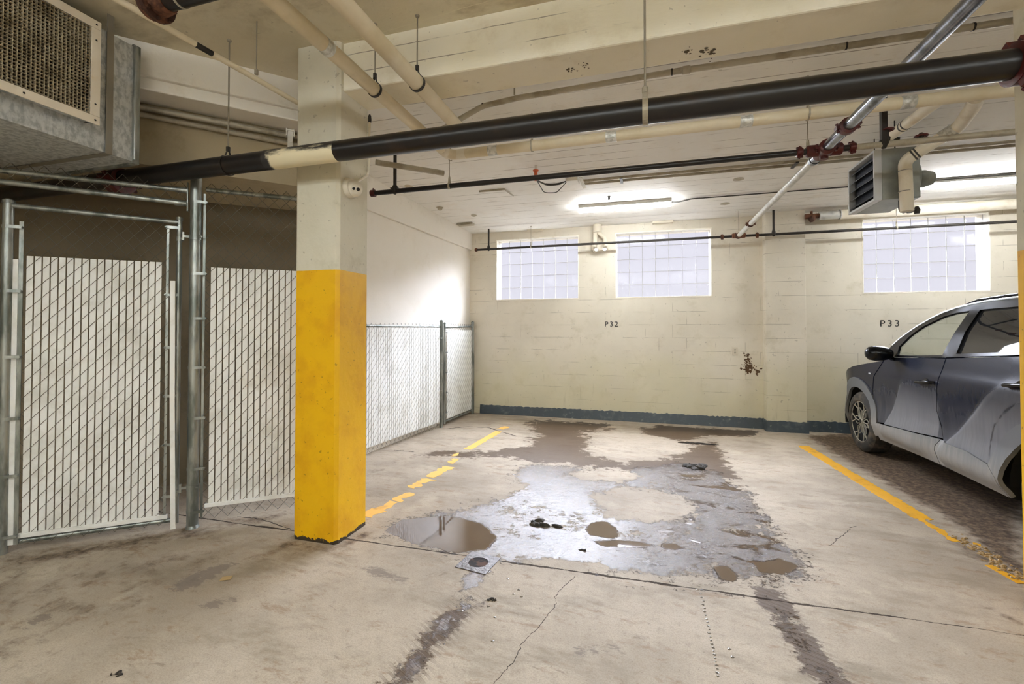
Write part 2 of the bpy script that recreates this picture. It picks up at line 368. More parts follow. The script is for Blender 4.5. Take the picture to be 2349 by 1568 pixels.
for nm,a in (('wetness',np.stack([wet,pud,damp],-1)),('grime',np.stack([dirt,tyre,scuff],-1))):
    at=me.attributes.new(nm,'FLOAT_VECTOR','POINT'); at.data.foreach_set('vector',a.astype(np.float32).ravel())
floor=bpy.data.objects.new('floor',me); col.objects.link(floor); struct(floor)
def floor_mat():
    m,nt,b,o=newmat('worn concrete floor'); co=co_world(nt)
    A=_n(nt,'ShaderNodeAttribute',attribute_name='wetness'); w_,p_,d_=_n(nt,'ShaderNodeSeparateXYZ',{0:A.outputs['Vector']}).outputs
    B=_n(nt,'ShaderNodeAttribute',attribute_name='grime'); r_,t_,_z=_n(nt,'ShaderNodeSeparateXYZ',{0:B.outputs['Vector']}).outputs
    X,Y,Z=_n(nt,'ShaderNodeSeparateXYZ',{0:co}).outputs
    rot=_n(nt,'ShaderNodeMapping',{0:co,2:(0,0,math.radians(35)),3:(1,2.6,1)}).outputs[0]
    c=mixc(nt,mr(nt,noise(nt,co,.9,7,.6),.4,.64),lin((186,173,155)),lin((162,149,132)))
    c=mixc(nt,mr(nt,noise(nt,rot,1.6,9,.68),.48,.7,0,.75),c,lin((138,126,108)))
    c=mixc(nt,mr(nt,noise(nt,co,2.4,6,.6),.56,.7,0,.5),c,lin((198,187,168)))
    c=mixc(nt,mr(nt,noise(nt,rot,5,8,.75,.6),.6,.68,0,.5),c,lin((112,98,84)))
    c=mixc(nt,mr(nt,noise(nt,co,55,3,.5),.66,.72,0,.35),c,lin((98,82,66)))
    c=mixc(nt,mr(nt,noise(nt,co,14,9,.82),.50,.66,0,.38),c,lin((132,116,96)))
    c=mixc(nt,mr(nt,noise(nt,co,140,3,.6),.44,.6,0,.22),c,lin((116,104,90)))
    c=mixc(nt,mr(nt,noise(nt,rot,3.3,9,.8),.54,.64,0,.55),c,lin((136,110,84)))
    n1=noise(nt,co,7,8,.65); n2=noise(nt,co,3,8,.6,.5); nn=mth(nt,'SUBTRACT',n1,.5); nm=mth(nt,'ADD',mth(nt,'SUBTRACT',n2,.5),mth(nt,'MULTIPLY',mth(nt,'SUBTRACT',noise(nt,co_world(nt,(1,1.6,1)),8,8,.75),.5),1.3))
    gr=mr(nt,mth(nt,'ADD',r_,mth(nt,'MULTIPLY',nn,1.3)),.35,.8); gr=mth(nt,'MULTIPLY',gr,mr(nt,r_,0,.12))
    c=mixc(nt,mth(nt,'MULTIPLY',gr,.92),c,mixc(nt,mr(nt,noise(nt,co,24,6,.7),.4,.66),lin((66,48,34)),lin((128,108,86))))
    dp=mth(nt,'MULTIPLY',mr(nt,mth(nt,'ADD',d_,mth(nt,'MULTIPLY',nm,1.5)),.42,.56),mr(nt,d_,0,.08))
    c=mixc(nt,mth(nt,'MULTIPLY',dp,.86),c,mixc(nt,mr(nt,Y,6.7,7.1),lin((78,58,38)),lin((42,28,18))))
    # tread marks in the tyre tracks
    tw=_n(nt,'ShaderNodeTexWave',{'Vector':_n(nt,'ShaderNodeMapping',{0:co,2:(0,0,math.radians(28))}).outputs[0],'Scale':9,'Distortion':3.0,'Detail':4,'Detail Scale':1.2}); tw.bands_direction='Y'
    tr=mth(nt,'MULTIPLY',t_,mr(nt,mth(nt,'ADD',tw.outputs[1],mth(nt,'MULTIPLY',nn,1.2)),.4,.6))
    c=mixc(nt,mth(nt,'MULTIPLY',mth(nt,'MULTIPLY',tr,mr(nt,n2,.4,.6,.2,1)),.55),c,lin((92,76,60)))
    nw=mth(nt,'ADD',mth(nt,'MULTIPLY',nn,1.1),mth(nt,'MULTIPLY',mth(nt,'SUBTRACT',noise(nt,co,26,8,.8),.5),1.7))
    wt=mth(nt,'MULTIPLY',mr(nt,mth(nt,'ADD',mth(nt,'MULTIPLY',w_,mr(nt,noise(nt,co,1.3,3),.4,.6,.62,.88)),nw),.46,.56),mr(nt,w_,0,.1))
    pm=mr(nt,mth(nt,'ADD',p_,mth(nt,'MULTIPLY',nw,.5)),.42,.54); pm=mth(nt,'MULTIPLY',pm,mr(nt,p_,0,.08)); pm=mth(nt,'MAXIMUM',pm,mth(nt,'MULTIPLY',mth(nt,'MULTIPLY',wt,mr(nt,noise(nt,co_world(nt,(1,1.7,1)),3.4,9,.72,.5),.545,.58)),mr(nt,X,-.2,.5))); wt=mth(nt,'MAXIMUM',wt,pm)
    c=mixc(nt,mth(nt,'MULTIPLY',wt,.8),c,mixc(nt,mr(nt,noise(nt,co,4,5),.4,.6),lin((66,50,38)),lin((92,76,62))))
    crumb=mth(nt,'MULTIPLY',wt,mr(nt,noise(nt,_n(nt,'ShaderNodeMapping',{0:co,3:(1,1.6,1)}).outputs[0],42,3,.6,.8),.595,.63)); crumb=mth(nt,'MULTIPLY',mth(nt,'MULTIPLY',crumb,mr(nt,noise(nt,co,3.5,5,.7),.40,.56)),mth(nt,'SUBTRACT',1.0,pm))
    c=mixc(nt,mth(nt,'MULTIPLY',crumb,.8),c,lin((52,42,34)))
    c=mixc(nt,mth(nt,'MULTIPLY',pm,.9),c,lin((92,74,58)))
    # straight construction joint across the bay
    jy=mth(nt,'ADD',2.757,mth(nt,'MULTIPLY',mth(nt,'SUBTRACT',noise(nt,co,2.2,8,.75),.5),.05))
    jy=mth(nt,'ADD',jy,mth(nt,'MULTIPLY',X,.012))
    jw=mr(nt,noise(nt,co,5,5),.35,.7,.003,.013)
    jw=mth(nt,'MULTIPLY',jw,mr(nt,X,.9,1.3,1,.35))
    jj=mth(nt,'MULTIPLY',mth(nt,'LESS_THAN',mth(nt,'ABSOLUTE',mth(nt,'SUBTRACT',Y,jy)),jw),mth(nt,'GREATER_THAN',X,-6))
    c=mixc(nt,mth(nt,'MULTIPLY',jj,.9),c,lin((40,28,20)))
    sc_=mth(nt,'MULTIPLY',mr(nt,mth(nt,'ADD',_z,mth(nt,'MULTIPLY',mth(nt,'SUBTRACT',noise(nt,rot,11,8,.8),.5),1.8)),.5,.62),mr(nt,_z,0,.15))
    c=mixc(nt,mth(nt,'MULTIPLY',sc_,.7),c,lin((118,108,100)))
    setin(nt,b,'Base Color',c)
    rv=mr(nt,noise(nt,co,2.6,4),.35,.65,.08,.17)
    rv3=_n(nt,'ShaderNodeCombineColor',{0:rv,1:rv,2:rv}).outputs[0]
    rough=mixc(nt,pm,mixc(nt,wt,mixc(nt,dp,(.72,)*3,(.5,)*3),rv3),(.03,)*3)
    rr=_n(nt,'ShaderNodeSeparateColor',{0:rough}).outputs[0]
    setin(nt,b,'Roughness',mth(nt,'ADD',rr,mth(nt,'MULTIPLY',mth(nt,'MAXIMUM',jj,crumb),.45)))
    setin(nt,b,'Specular IOR Level',mth(nt,'ADD',mr(nt,wt,0,1,.35,.75),mth(nt,'MULTIPLY',mth(nt,'MULTIPLY',dp,mth(nt,'SUBTRACT',1.0,wt)),-.18)))
    pk=mth(nt,'SUBTRACT',1.0,pm)
    hw=mth(nt,'MULTIPLY',mth(nt,'MULTIPLY',noise(nt,co,38,7,.8),mth(nt,'MULTIPLY',wt,mr(nt,X,-.5,.9,.55,2.0))),pk)
    hd=mth(nt,'MULTIPLY',noise(nt,co,26,7,.7),.5)
    hd=mth(nt,'MULTIPLY',hd,pk)
    h=mth(nt,'ADD',mth(nt,'ADD',hw,hd),mth(nt,'MULTIPLY',jj,-1.0)); h=mth(nt,'ADD',h,mth(nt,'MULTIPLY',tr,-.3))
    h=mth(nt,'ADD',h,mth(nt,'MULTIPLY',mth(nt,'MULTIPLY',noise(nt,co,13,4,.6),wt),mth(nt,'MULTIPLY',pk,.35)))
    bn=_n(nt,'ShaderNodeBump',{'Strength':.6,'Distance':.008,'Height':h}); setin(nt,b,'Normal',bn.outputs[0])
    return m
me.materials.append(floor_mat())
fb=MB().box((XL,YF,-.25),(XR,YB+.25,-.02)); struct(fb.build('floor_slab',M['locker']))
def prism(b,poly,z0,z1):
    n=len(poly); b.add([(p[0],p[1],z0) for p in poly]+[(p[0],p[1],z1) for p in poly],[tuple(range(n))[::-1],tuple(range(n,2*n))]+[(i,(i+1)%n,n+(i+1)%n,n+i) for i in range(n)]); return b
# --- ceilings
b=prism(MB(),[(XL,YF),(XR,YF),(XR,2.8),(-2.15,2.8),(-2.36,3.3),(-3.3,4.2),(XL,4.2)],ZF,ZF+.25); struct(b.build('ceiling',M['ceilf']))
P_=[(-2.15,2.8),(XR,2.8),(XR,YB+.25),(XL,YB+.25),(XL,4.2),(-3.3,4.2),(-2.36,3.3)]
b=MB(); b.add([(x,y,zc(y)) for x,y in P_]+[(x,y,3.68) for x,y in P_],[tuple(range(7)),tuple(range(7,14))[::-1]]+[(i,(i+1)%7,7+(i+1)%7,7+i) for i in range(7)])
struct(b.build('ceiling_rear',M['ceil']))
# --- main cross beam over the columns
b=MB().box((-2.1,2.675,3.10),(XR,2.975,ZF+.05)); struct(b.build('ceiling_beam',M['beam'],bevel=.012))
# --- back wall with window openings
wins=[(-2.45,-1.05),(-.44,.96),(2.92,4.32),(5.0,6.4)]; WZ0,WZ1=1.96,2.98; TH=.25
b=MB(); xs=[XL]+[v for w in wins for v in w]+[XR]
for i in range(0,len(xs),2): b.box((xs[i],YB,0),(xs[i+1],YB+TH,3.6))
for x0,x1 in wins: b.box((x0,YB,0),(x1,YB+TH,WZ0)); b.box((x0,YB,WZ1),(x1,YB+TH,3.6))
struct(b.build('wall_back',M['wall']))
def ior_in(nt,i):
    g=_n(nt,'ShaderNodeNewGeometry'); return mr(nt,g.outputs['Backfacing'],0,1,i,1/i,False)
def glass_mat():
    m,nt,b,o=newmat('glass block'); nt.nodes.remove(b)
    t=_n(nt,'ShaderNodeBsdfTransparent',{0:(.95,.95,.97,1)}); tl=_n(nt,'ShaderNodeBsdfTranslucent',{0:(.95,.95,.95,1)})
    g=_n(nt,'ShaderNodeBsdfGlossy',{'Roughness':.12})
    m1=_n(nt,'ShaderNodeMixShader',{0:.006,1:t.outputs[0],2:tl.outputs[0]})
    fr=_n(nt,'ShaderNodeFresnel',{0:ior_in(nt,1.4)}); m2=_n(nt,'ShaderNodeMixShader',{0:fr.outputs[0],1:m1.outputs[0],2:g.outputs[0]})
    nt.links.new(m2.outputs[0],o.inputs[0]); return m
M['glass']=glass_mat()
M['frost']=simple('bright block edge',(245,245,240),.3)
M['mortar']=simple('block joint',(150,148,140),.8)
M['reveal']=simple('white painted reveal',(246,242,230),.6,0,(232,224,206),6,.5,.7)
PORT=[]
for i,(x0,x1) in enumerate(wins):
    root=bpy.data.objects.new('window_%d'%(i+1),None); col.objects.link(root); root.location=((x0+x1)/2,YB,WZ0); root['kind']='structure'
    gp=YB+.10; nc,nr=7,5; cw=(x1-x0)/nc; ch=(WZ1-WZ0)/nr; j=.0022
    b=MB()
    for a in range(nc):
        for r in range(nr):
            X0=x0+a*cw+j; X1=x0+(a+1)*cw-j; Z0=WZ0+r*ch+j; Z1=WZ0+(r+1)*ch-j
            # pillowed pane
            k=.016
            b.add([(X0,gp,Z0),(X1,gp,Z0),(X1,gp,Z1),(X0,gp,Z1),(X0+k,gp-.008,Z0+k),(X1-k,gp-.008,Z0+k),(X1-k,gp-.008,Z1-k),(X0+k,gp-.008,Z1-k)],
              [(4,5,6,7),(0,1,5,4),(1,2,6,5),(2,3,7,6),(3,0,4,7)])
    b.build('glass_blocks',M['glass'],root)
    b=MB()
    for a in range(nc+1): b.box((x0+a*cw-j,gp+.002,WZ0),(x0+a*cw+j,gp+.012,WZ1))
    for r in range(nr+1): b.box((x0,gp+.0025,WZ0+r*ch-j),(x1,gp+.0125,WZ0+r*ch+j))
    b.build('mortar_joints',M['mortar'],root)
    b=MB(); e=.012
    b.box((x0-.002,YB-.004,WZ0-e),(x1+.002,gp,WZ0+.002)); b.box((x0-.002,YB-.004,WZ1-.002),(x1+.002,gp,WZ1+e))
    b.box((x0-e,YB-.004,WZ0-e),(x0+.002,gp,WZ1+e)); b.box((x1-.002,YB-.004,WZ0-e),(x1+e,gp,WZ1+e))
    b.build('window_reveal',M['reveal'],root)
    ld=bpy.data.lights.new('sky_portal','AREA'); ld.shape='RECTANGLE'; ld.size=x1-x0; ld.size_y=WZ1-WZ0; ld.cycles.is_portal=True
    lo=bpy.data.objects.new('sky_portal',ld); col.objects.link(lo); lo.location=((x0+x1)/2,YB+.18,(WZ0+WZ1)/2); lo.rotation_euler=(-PI/2,0,0)
# left wall (slightly out of square), locker walls, outer walls
WL0=np.array([-3.155,4.12]); WL1=np.array([-2.955,YB])
wd_=(WL1-WL0)/np.linalg.norm(WL1-WL0); wn=np.array([-wd_[1],wd_[0]])
struct(prism(MB(),[WL0,WL1,WL1+wn*.2,WL0+wn*.2],0,3.6).build('wall_left',M['plaster']))
q=[WL0-wn*.045,WL1-wn*.045,WL1,WL0]
b=prism(MB(),q,2.84,3.5); struct(b.build('trim_1',M['beamw'],bevel=.008))
FD=np.array([.778,.629]); FD/=np.linalg.norm(FD); FN=np.array([-FD[1],FD[0]]); P0=np.array([-3.193,2.571])
lk=P0+FD*1.1+FN*.95
a=lk-FD*5.2
M['lockershade']=concrete('shaded brown locker wall',(122,110,88),(102,92,72),(134,122,100),pits=.8)  # darker copy of the locker wall colour, with the locker's shade put in
struct(prism(MB(),[lk-FD*.45+FN*.2,a+FN*.2,a+FN*.4,lk-FD*.45+FN*.4],0,2.68).build('wall_locker',M['lockershade']))
# diagonal beam above the locker fence with a step, and the bulkhead behind it
BA=onz(312,92,ZF)[:2]; BB=onz(682,184,ZF)[:2]; BD=(BB-BA)/np.linalg.norm(BB-BA); BN=np.array([-BD[1],BD[0]])
s0=BB+BD*.35; s1=BA-BD*3.6
b=prism(MB(),[s0,s1,s1+BN*.30,s0+BN*.30],3.20,ZF+.1); b=prism(b,[s0+BN*.035,s1+BN*.035,s1+BN*.30,s0+BN*.30],3.12,3.21)
struct(b.build('trim_2',M['beamw'],bevel=.01))
struct(prism(MB(),[s0+BN*.30,s1+BN*.30,s1+BN*1.5,s0+BD*.3+BN*1.5],2.67,3.6).build('wall_locker_head',M['locker']))
struct(prism(MB(),[WL0,WL0+wn*.1,WL0+wn*.1+FN*1.2,WL0+FN*1.2],0,2.7).build('wall_locker_side',M['lockershade']))
struct(MB().box((XL-.2,YF,0),(XL,YB+.25,3.7)).build('wall_far_left',M['locker']))
struct(MB().box((XR,YF,0),(XR+.2,YB+.25,3.7)).build('wall_right',M['wall']))
struct(MB().box((XL,YF-.2,0),(XR,YF,3.7)).build('wall_front',M['wall']))
# pilaster on the back wall, top right pilaster head, baseboard
struct(MB().box((1.66,7.29,0),(2.17,YB+.01,3.2)).build('trim_3',M['wall'],bevel=.01))
def ragged(name,x0,x1,y,zb,t=.012,h0=0.0):
    b=MB(); n=int((x1-x0)/.03)+2; xs=np.linspace(x0,x1,n); hs=zb+RNG.normal(0,.005,n)
    vs=[];fs=[]
    for x,h in zip(xs,hs): vs+=[(x,y,h0),(x,y,h),(x,y-t,h),(x,y-t-.02,h0)]
    for i in range(n-1):
        for k in range(4): fs.append((4*i+k,4*i+4+k,4*i+4+(k+1)%4,4*i+(k+1)%4))
    fs+=[(0,1,2,3),(4*n-4,4*n-3,4*n-2,4*n-1)]
    b.add(vs,fs); return b.build(name,M['baseb'])
struct(ragged('baseboard_back',-2.75,1.66,YB,.15)); struct(ragged('baseboard_rear_right',2.17,XR,YB,.15)); struct(ragged('baseboard_pilaster',1.648,2.182,7.29,.15))
struct(MB().box((1.645,7.26,0),(1.66,YB,.15)).build('baseboard_pilaster_left',M['baseb']))
# --- the two columns
def column(x0,x1,y0,y1,label):
    b=MB(); c=.022
    P=[(x0+c,y0),(x1-c,y0),(x1,y0+c),(x1,y1-c),(x1-c,y1),(x0+c,y1),(x0,y1-c),(x0,y0+c)]
    prism(b,P,0,ZF+.02)
    o=b.build('concrete_column',M['column']); tag(o,label,'column'); return o
column(-2.36,-2.0,2.63,2.985,'yellow and cream concrete column standing beside the chain link locker gate')
column(1.868,2.25,2.63,3.04,'concrete column cut off by the right edge of the photo, bright yellow below')
# ================================================================== PARKING LINES & FLOOR DETAILS
def ribbon(b,pts,w,jit,z,seed):
    z=.0012+.0003*(len(b.v)//97%7)
    r=np.random.default_rng(seed); P=np.array(pts,float); d=P[-1]-P[0]; L=np.linalg.norm(d); d/=L; n=np.array([-d[1],d[0]]); k=max(3,int(L/.03))
    ts=np.linspace(0,1,k); ctr=np.stack([np.interp(ts*(len(P)-1),range(len(P)),P[:,i]) for i in (0,1)],-1)
    w=w*1.35; l=ctr+n*(w/2+r.normal(0,jit,(k,1))); q=ctr-n*(w/2+r.normal(0,jit,(k,1)))
    vs=[(*p,z) for p in l]+[(*p,z) for p in q]+[(*p,0.0) for p in l]+[(*p,0.0) for p in q]
    fs=[(i,i+1,k+i+1,k+i) for i in range(k-1)]+[(i,2*k+i,2*k+i+1,i+1) for i in range(k-1)]+[(k+i+1,3*k+i+1,3*k+i,k+i) for i in range(k-1)]+[(0,k,3*k,2*k),(k-1,3*k-1,4*k-1,2*k-1)]
    b.add(vs,fs)
b=MB(); ZR=[.0018]
for (p,q,w,jit) in [((838,1184),(868,1168),.10,.012),((868,1168),(905,1150),.075,.015),((905,1148),(945,1130),.07,.02),((940,1118),(985,1098),.075,.018),((985,1094),(1030,1070),.085,.012),((1030,1062),(1050,1052),.05,.018),((1040,1046),(1052,1038),.03,.01),((1072,1030),(1110,1009),.075,.006),((1110,1009),(1144,989),.075,.006),((1148,984),(1163,978),.07,.012)]:
    ribbon(b,fp([p,q]),w,jit,.0018,int(p[0]))
tag(b.build('parking_line',M['yellow']),'worn pale yellow parking line with gaps, running from the yellow column to the back','parking line')
b=MB()
for (p,q,w,jit) in [((1842,1022),(2050,1148),.095,.004),((2050,1148),(2118,1190),.095,.006),((2052,1152),(2194,1242),.04,.008),((2120,1186),(2138,1192),.03,.01),((2232,1246),(2250,1250),.03,.006),((2268,1296),(2345,1338),.04,.006)]:
    ribbon(b,fp([p,q]),w,jit,.0018,int(p[0]))
tag(b.build('parking_line',M['yellow2']),'bright yellow parking line between the empty bay and the parked car','parking line')
# cracks as soil-filled ribbons on the slab
def crack(pts,w,seed,name='crack'):
    r=np.random.default_rng(seed); P=np.array(fp(pts)); seg=np.concatenate([[0],np.cumsum(np.linalg.norm(np.diff(P,axis=0),axis=1))]); L=seg[-1]; k=int(L/.02)+2
    ts=np.linspace(0,L,k); c=np.stack([np.interp(ts,seg,P[:,i]) for i in (0,1)],-1)+r.normal(0,.004,(k,2)); T=np.gradient(c,axis=0); T/=np.linalg.norm(T,axis=1)[:,None]+1e-9; N=np.stack([-T[:,1],T[:,0]],-1)
    ww=w*(.4+r.random((k,1))*.9); l=c+N*ww/2; q=c-N*ww/2
    b=MB(); b.add([(*p,.001) for p in l]+[(*p,.001) for p in q]+[(*p,-.004) for p in l]+[(*p,-.004) for p in q],
      [(i,i+1,k+i+1,k+i) for i in range(k-1)]+[(i,2*k+i,2*k+i+1,i+1) for i in range(k-1)]+[(k+i,k+i+1,3*k+i+1,3*k+i) for i in range(k-1)])
    o=b.build(name,M['crack'],floor); return o
crack([(1318,1322),(1278,1360),(1272,1392),(1232,1440),(1198,1475),(1180,1515),(1130,1568)],.0026,1)
crack([(1025,983),(1070,978),(1120,980),(1150,990),(1185,1000)],.02,2)
crack([(1960,1205),(1905,1250),(1900,1250)],.004,3)
crack([(545,1185),(600,1190),(668,1214)],.008,4)
crack([(905,1032),(950,1036)],.012,5)
# drain
dc=onz(1097,1290)
t=thing('floor_drain','square iron drain plate with round well, its depth painted as shade, at the edge of the puddle','drain',(dc[0],dc[1],0))
b=MB(); n=32; R=.062; a0=math.radians(-8); hs=.105
ring=[(dc[0]+R*math.cos(a),dc[1]+R*math.sin(a)) for a in np.linspace(0,2*PI,n,endpoint=False)]
def sqp(a):
    c_,s_=math.cos(a),math.sin(a); m_=max(abs(c_),abs(s_)); x,y=c_/m_*hs,s_/m_*hs*1.0
    return (dc[0]+x*math.cos(a0)-y*math.sin(a0),dc[1]+x*math.sin(a0)+y*math.cos(a0))
sq=[sqp(a) for a in np.linspace(0,2*PI,n,endpoint=False)]
vs=[(*p,.0035) for p in ring]+[(*p,.0035) for p in sq]+[(*p,-.01) for p in sq]+[(*p,.0) for p in ring]
fs=[]
for i in range(n):
    k=(i+1)%n; fs+=[(i,k,n+k,n+i),(n+i,n+k,2*n+k,2*n+i),(3*n+i,3*n+k,k,i)]
b.add(vs,fs); b.build('drain_plate',M['plate'],t)
b=MB(); b.lathe((dc[0],dc[1],0),(0,0,1),[(-.01,.063),(.0015,.063)],n); b.build('drain_well_shade',M['wellshade'],t)  # flat dark disc; the shade of the well's depth is in its colour
# blobs of mud, leaves, drops
def blob(b,c,r,h,seed,n=10):
    rr=np.random.default_rng(seed); k=9; vs=[]; fs=[]
    prof=[(0,1),(.35,.92),(.7,.66),(.95,.3)]
    for (t_,q) in prof:
        for i in range(n):
            a=2*PI*i/n; s=q*(1+.25*math.sin(i*2.3+seed)+rr.normal(0,.08)); vs.append((c[0]+r[0]*s*math.cos(a),c[1]+r[1]*s*math.sin(a),max(0,t_)*h-(0.002 if t_==0 else 0)))
    for j in range(3):
        for i in range(n): fs.append((j*n+i,j*n+(i+1)%n,(j+1)*n+(i+1)%n,(j+1)*n+i))
    fs.append(tuple(3*n+i for i in range(n))); fs.append(tuple(range(n))[::-1]); b.add(vs,fs)
def rag(px,py,w,d,h,seed,name,label,cat,mat='mud',k=5):
    c=onz(px,py); b=MB(); r=random.Random(seed)
    k*=3
    for i in range(k): blob(b,(c[0]+r.gauss(0,.26)*w,c[1]+r.gauss(0,.26)*d),(w*r.uniform(.06,.24),d*r.uniform(.10,.32)),h*r.uniform(.3,1),seed+i,7)
    return tag(b.build(name,M[mat],smooth=True),label,cat)
rag(1241,1205,.16,.09,.025,11,'mud_clump','dark soaked clump lying in the bright middle of the wet patch','debris')
rag(1338,1262,.06,.03,.012,12,'mud_clump','small dark clump in the wet patch, nearest the floor joint','debris',k=3)
rag(1598,1070,.20,.16,.03,13,'leaf_litter','dark heap of wet debris at the rear edge of the wet patch','debris',k=14)
rag(1606,1018,.42,.05,.02,14,'debris_strip','thin dark strip of broken debris near the back wall','debris',k=9)
rag(1125,1375,.05,.03,.01,15,'mud_clump','small black crumb on the dry concrete in front of the drain','debris',k=3)
rag(272,1545,.05,.03,.012,16,'mud_clump','brown crumb at the lower left of the photo on bare concrete','debris',k=3)
c=onz(519,1328); b=MB(); b.obox((c[0],c[1],.006),(.9,.4,.05),(-.4,.9,.1),(0,0,1),.03,.018,.002); tag(b.build('dry_leaf',M['leaf'],bevel=.002),'pale dry leaf on the concrete in front of the yellow column','leaf')
b=MB(); r=random.Random(3)
for i in range(26):
    t_=i/25; x=1606+42*t_+r.uniform(-2,2); y=1345+205*t_; c=onz(x,y); blob(b,c,(r.uniform(.004,.009),r.uniform(.004,.008)),.003,i,8)
for x,y in ((1600,1352),(1673,1488),(1680,1506),(1190,1352),(1178,1362),(1196,1368),(1165,1327),(1120,1390),(1130,1470),(1135,1415),(1060,1400)): blob(b,onz(x,y),(.009,.008),.003,x,8)
tag(b.build('water_drops',M['drop'],smooth=True),'trail of water drops on the dry concrete in front of the joint','water drops',kind='stuff')
b=MB(); r=random.Random(9)
for i in range(160):
    t_=r.random(); x=2190+150*t_+r.uniform(-8,26); y=1238+98*t_+r.uniform(-14,2); s=r.uniform(.004,.014); blob(b,onz(x,y),(s,s*.8),s*.7,i,7)
tag(b.build('gravel',M['leaf'],smooth=False),'loose gravel crumbs along the broken yellow line by the right column','gravel',kind='stuff')
# ================================================================== CHAIN LINK FENCES
def helix(b,P,s0,s1,z0,z1,p=.042,h=.094,r=.0016,depth=.007,skiprow=None):
    """P(s,z,off)->point; flattened helices, front strokes rise to the right"""
    n=int(round((s1-s0)/p)); p=(s1-s0)/n
    for k in range(n):
        sa=s0+k*p; sb=sa+p; z=z0
        ph=(k%2)*h/2
        zz=z0-ph; pts=[]
        while zz<z1:
            pts.append(P(sa,zz,-depth*.2)); pts.append(P(sb,zz+h/2,-depth)) 
            pts.append(P(sb,zz+h/2,depth*.2)); pts.append(P(sa,zz+h,depth)); pts.append(P(sa,zz+h,-depth*.2)); zz+=h
        pts=[q for q in pts if z0-.001<=q[2]<=z1+.03]
        # drop duplicate neighbours
        out=[]
        for q in pts:
            if not out or np.linalg.norm(np.array(q)-np.array(out[-1]))>1e-4: out.append(q)
        if len(out)>2: b.tube(out,r,4,caps=False)
def slatset(parent,P,u,nrm,s0,n,pitch,z0,z1,w=.0335,jz=0.0,name='slat',thick=.004):
    me=None; out=[]
    base=P(s0,z0,0)
    for k in range(n):
        zt=z1+jz*math.sin(k*1.7); s=s0+(k+.5)*pitch; c=np.array(P(s,z0,0))
        if me is None:
            b=MB(); b.obox((c[0],c[1],(z0+z1)/2),(u[0],u[1],0),(nrm[0],nrm[1],0),(0,0,1),w/2,thick/2,(z1-z0)/2)
            o=b.build(name,M['slat'],parent,bevel=.001); c0=c; first=o
        else:
            o=first.copy(); col.objects.link(o); o.parent=parent; o.location=tuple(first.location+Vector(c-c0)) ; o.scale=(1,1,1)
        me=o
FDv=(FD[0],FD[1],0); FNv=(FN[0],FN[1],0)
def PF(s,z,off=0): q=P0+FD*s+FN*off; return (q[0],q[1],z)
def band(b,P,s_post,r,s_end,z,side):   # tension band round a post with a flat tail
    c=np.array(P(s_post,z,0)); u=np.array(P(1,z,0))-np.array(P(0,z,0)); v=np.array(P(0,z,1))-np.array(P(0,z,0))
    ring=arc_pts(c,u,v,r+.002,0,2*PI,20)[:-1]
    vs=[];fs=[]
    for q in ring: vs+=[q+np.array((0,0,-.01)),q+np.array((0,0,.01))]
    m=len(ring)
    for i in range(m): k=(i+1)%m; fs.append((2*i,2*k,2*k+1,2*i+1))
    b.add(vs,fs)
    e=np.array(P(s_end,z,-r*.9)); st=np.array(P(s_post,z,-r-.001)); b.bar(st,e,.003,.02)
    b.tube([np.array(P(s_end,z,-r*.9-.01)),np.array(P(s_end,z,-r*.9+.014))],.006,8)
# --- fixed fence: post, panel to the right, transom over the gate
fn=thing('chain_link_fence','tall galvanised chain link fence with white slats between the thick post and the yellow column','fence',PF(0,0))
b=MB(); b.tube([PF(0,0),PF(0,2.62)],.037,24); b.lathe(PF(0,2.62),(0,0,1),[(0,.04),(.02,.038),(.035,.02),(.04,0)]); b.lathe(PF(0,0),(0,0,1),[(0,.045),(.012,.041),(.02,.038)]); b.build('post',M['galv'],fn,smooth=True)
b=MB(); helix(b,PF,.055,1.02,.05,2.53); b.build('mesh',M['wire'],fn)
slatset(fn,PF,FD,FN,.094,22,.042,.155,1.915,jz=0)
b=MB(); b.obox(PF(.55,.147),FDv,FNv,(0,0,1),.475,.009,.014); b.build('slat_channel',M['slat'],fn,bevel=.002)
b=MB(); b.tube([PF(.06,2.495,.01),PF(1.03,2.495,.01)],.0175,16); b.build('top_rail',M['galv'],fn,smooth=True)
b=MB(); b.bar(PF(.055,.06,-.002),PF(.055,2.46,-.002),.016,.004,up=(FN[0],FN[1],0)); b.build('tension_bar',M['galv'],fn)
for z in (.12,.43,.80,1.17,1.53,1.86,2.39): b=MB(); band(b,PF,0,.037,.075,z,1); b.build('tension_band',M['galv'],fn)
# transom rails over the gate
b=MB(); b.tube([PF(-2.2,2.50,.01),PF(-.06,2.475,.01)],.0175,16); b.build('transom_rail',M['galv'],fn,smooth=True)
b=MB(); b.tube([PF(-2.2,2.45,-.005),PF(-.06,2.375,-.005)],.0185,16); b.build('transom_rail',M['galv'],fn,smooth=True)
b=MB(); b.tube([PF(-.13,2.376,-.005),PF(-.055,2.374,-.005)],.022,14); b.tube([PF(-.13,2.476,.01),PF(-.055,2.474,.01)],.021,14); b.bar(PF(-.052,2.32,0),PF(-.052,2.53,0),.024,.006,up=(FD[0],FD[1],0)); b.build('rail_end',M['galv'],fn,smooth=True)
b=MB(); helix(b,PF,-2.15,-.06,2.40,2.535); b.build('transom_mesh',M['wire'],fn)
b=MB(); b.tube([PF(-1.15,0),PF(-1.15,2.56)],.032,20); b.lathe(PF(-1.15,2.56),(0,0,1),[(0,.036),(.02,.033),(.035,0)]); b.build('post',M['galv'],fn,smooth=True)
b=MB(); b.tube([PF(-2.2,0),PF(-2.2,2.56)],.032,20); b.build('post',M['galv'],fn,smooth=True)
b=MB(); helix(b,PF,-2.16,-1.19,.05,2.40); b.build('side_mesh',M['wire'],fn)
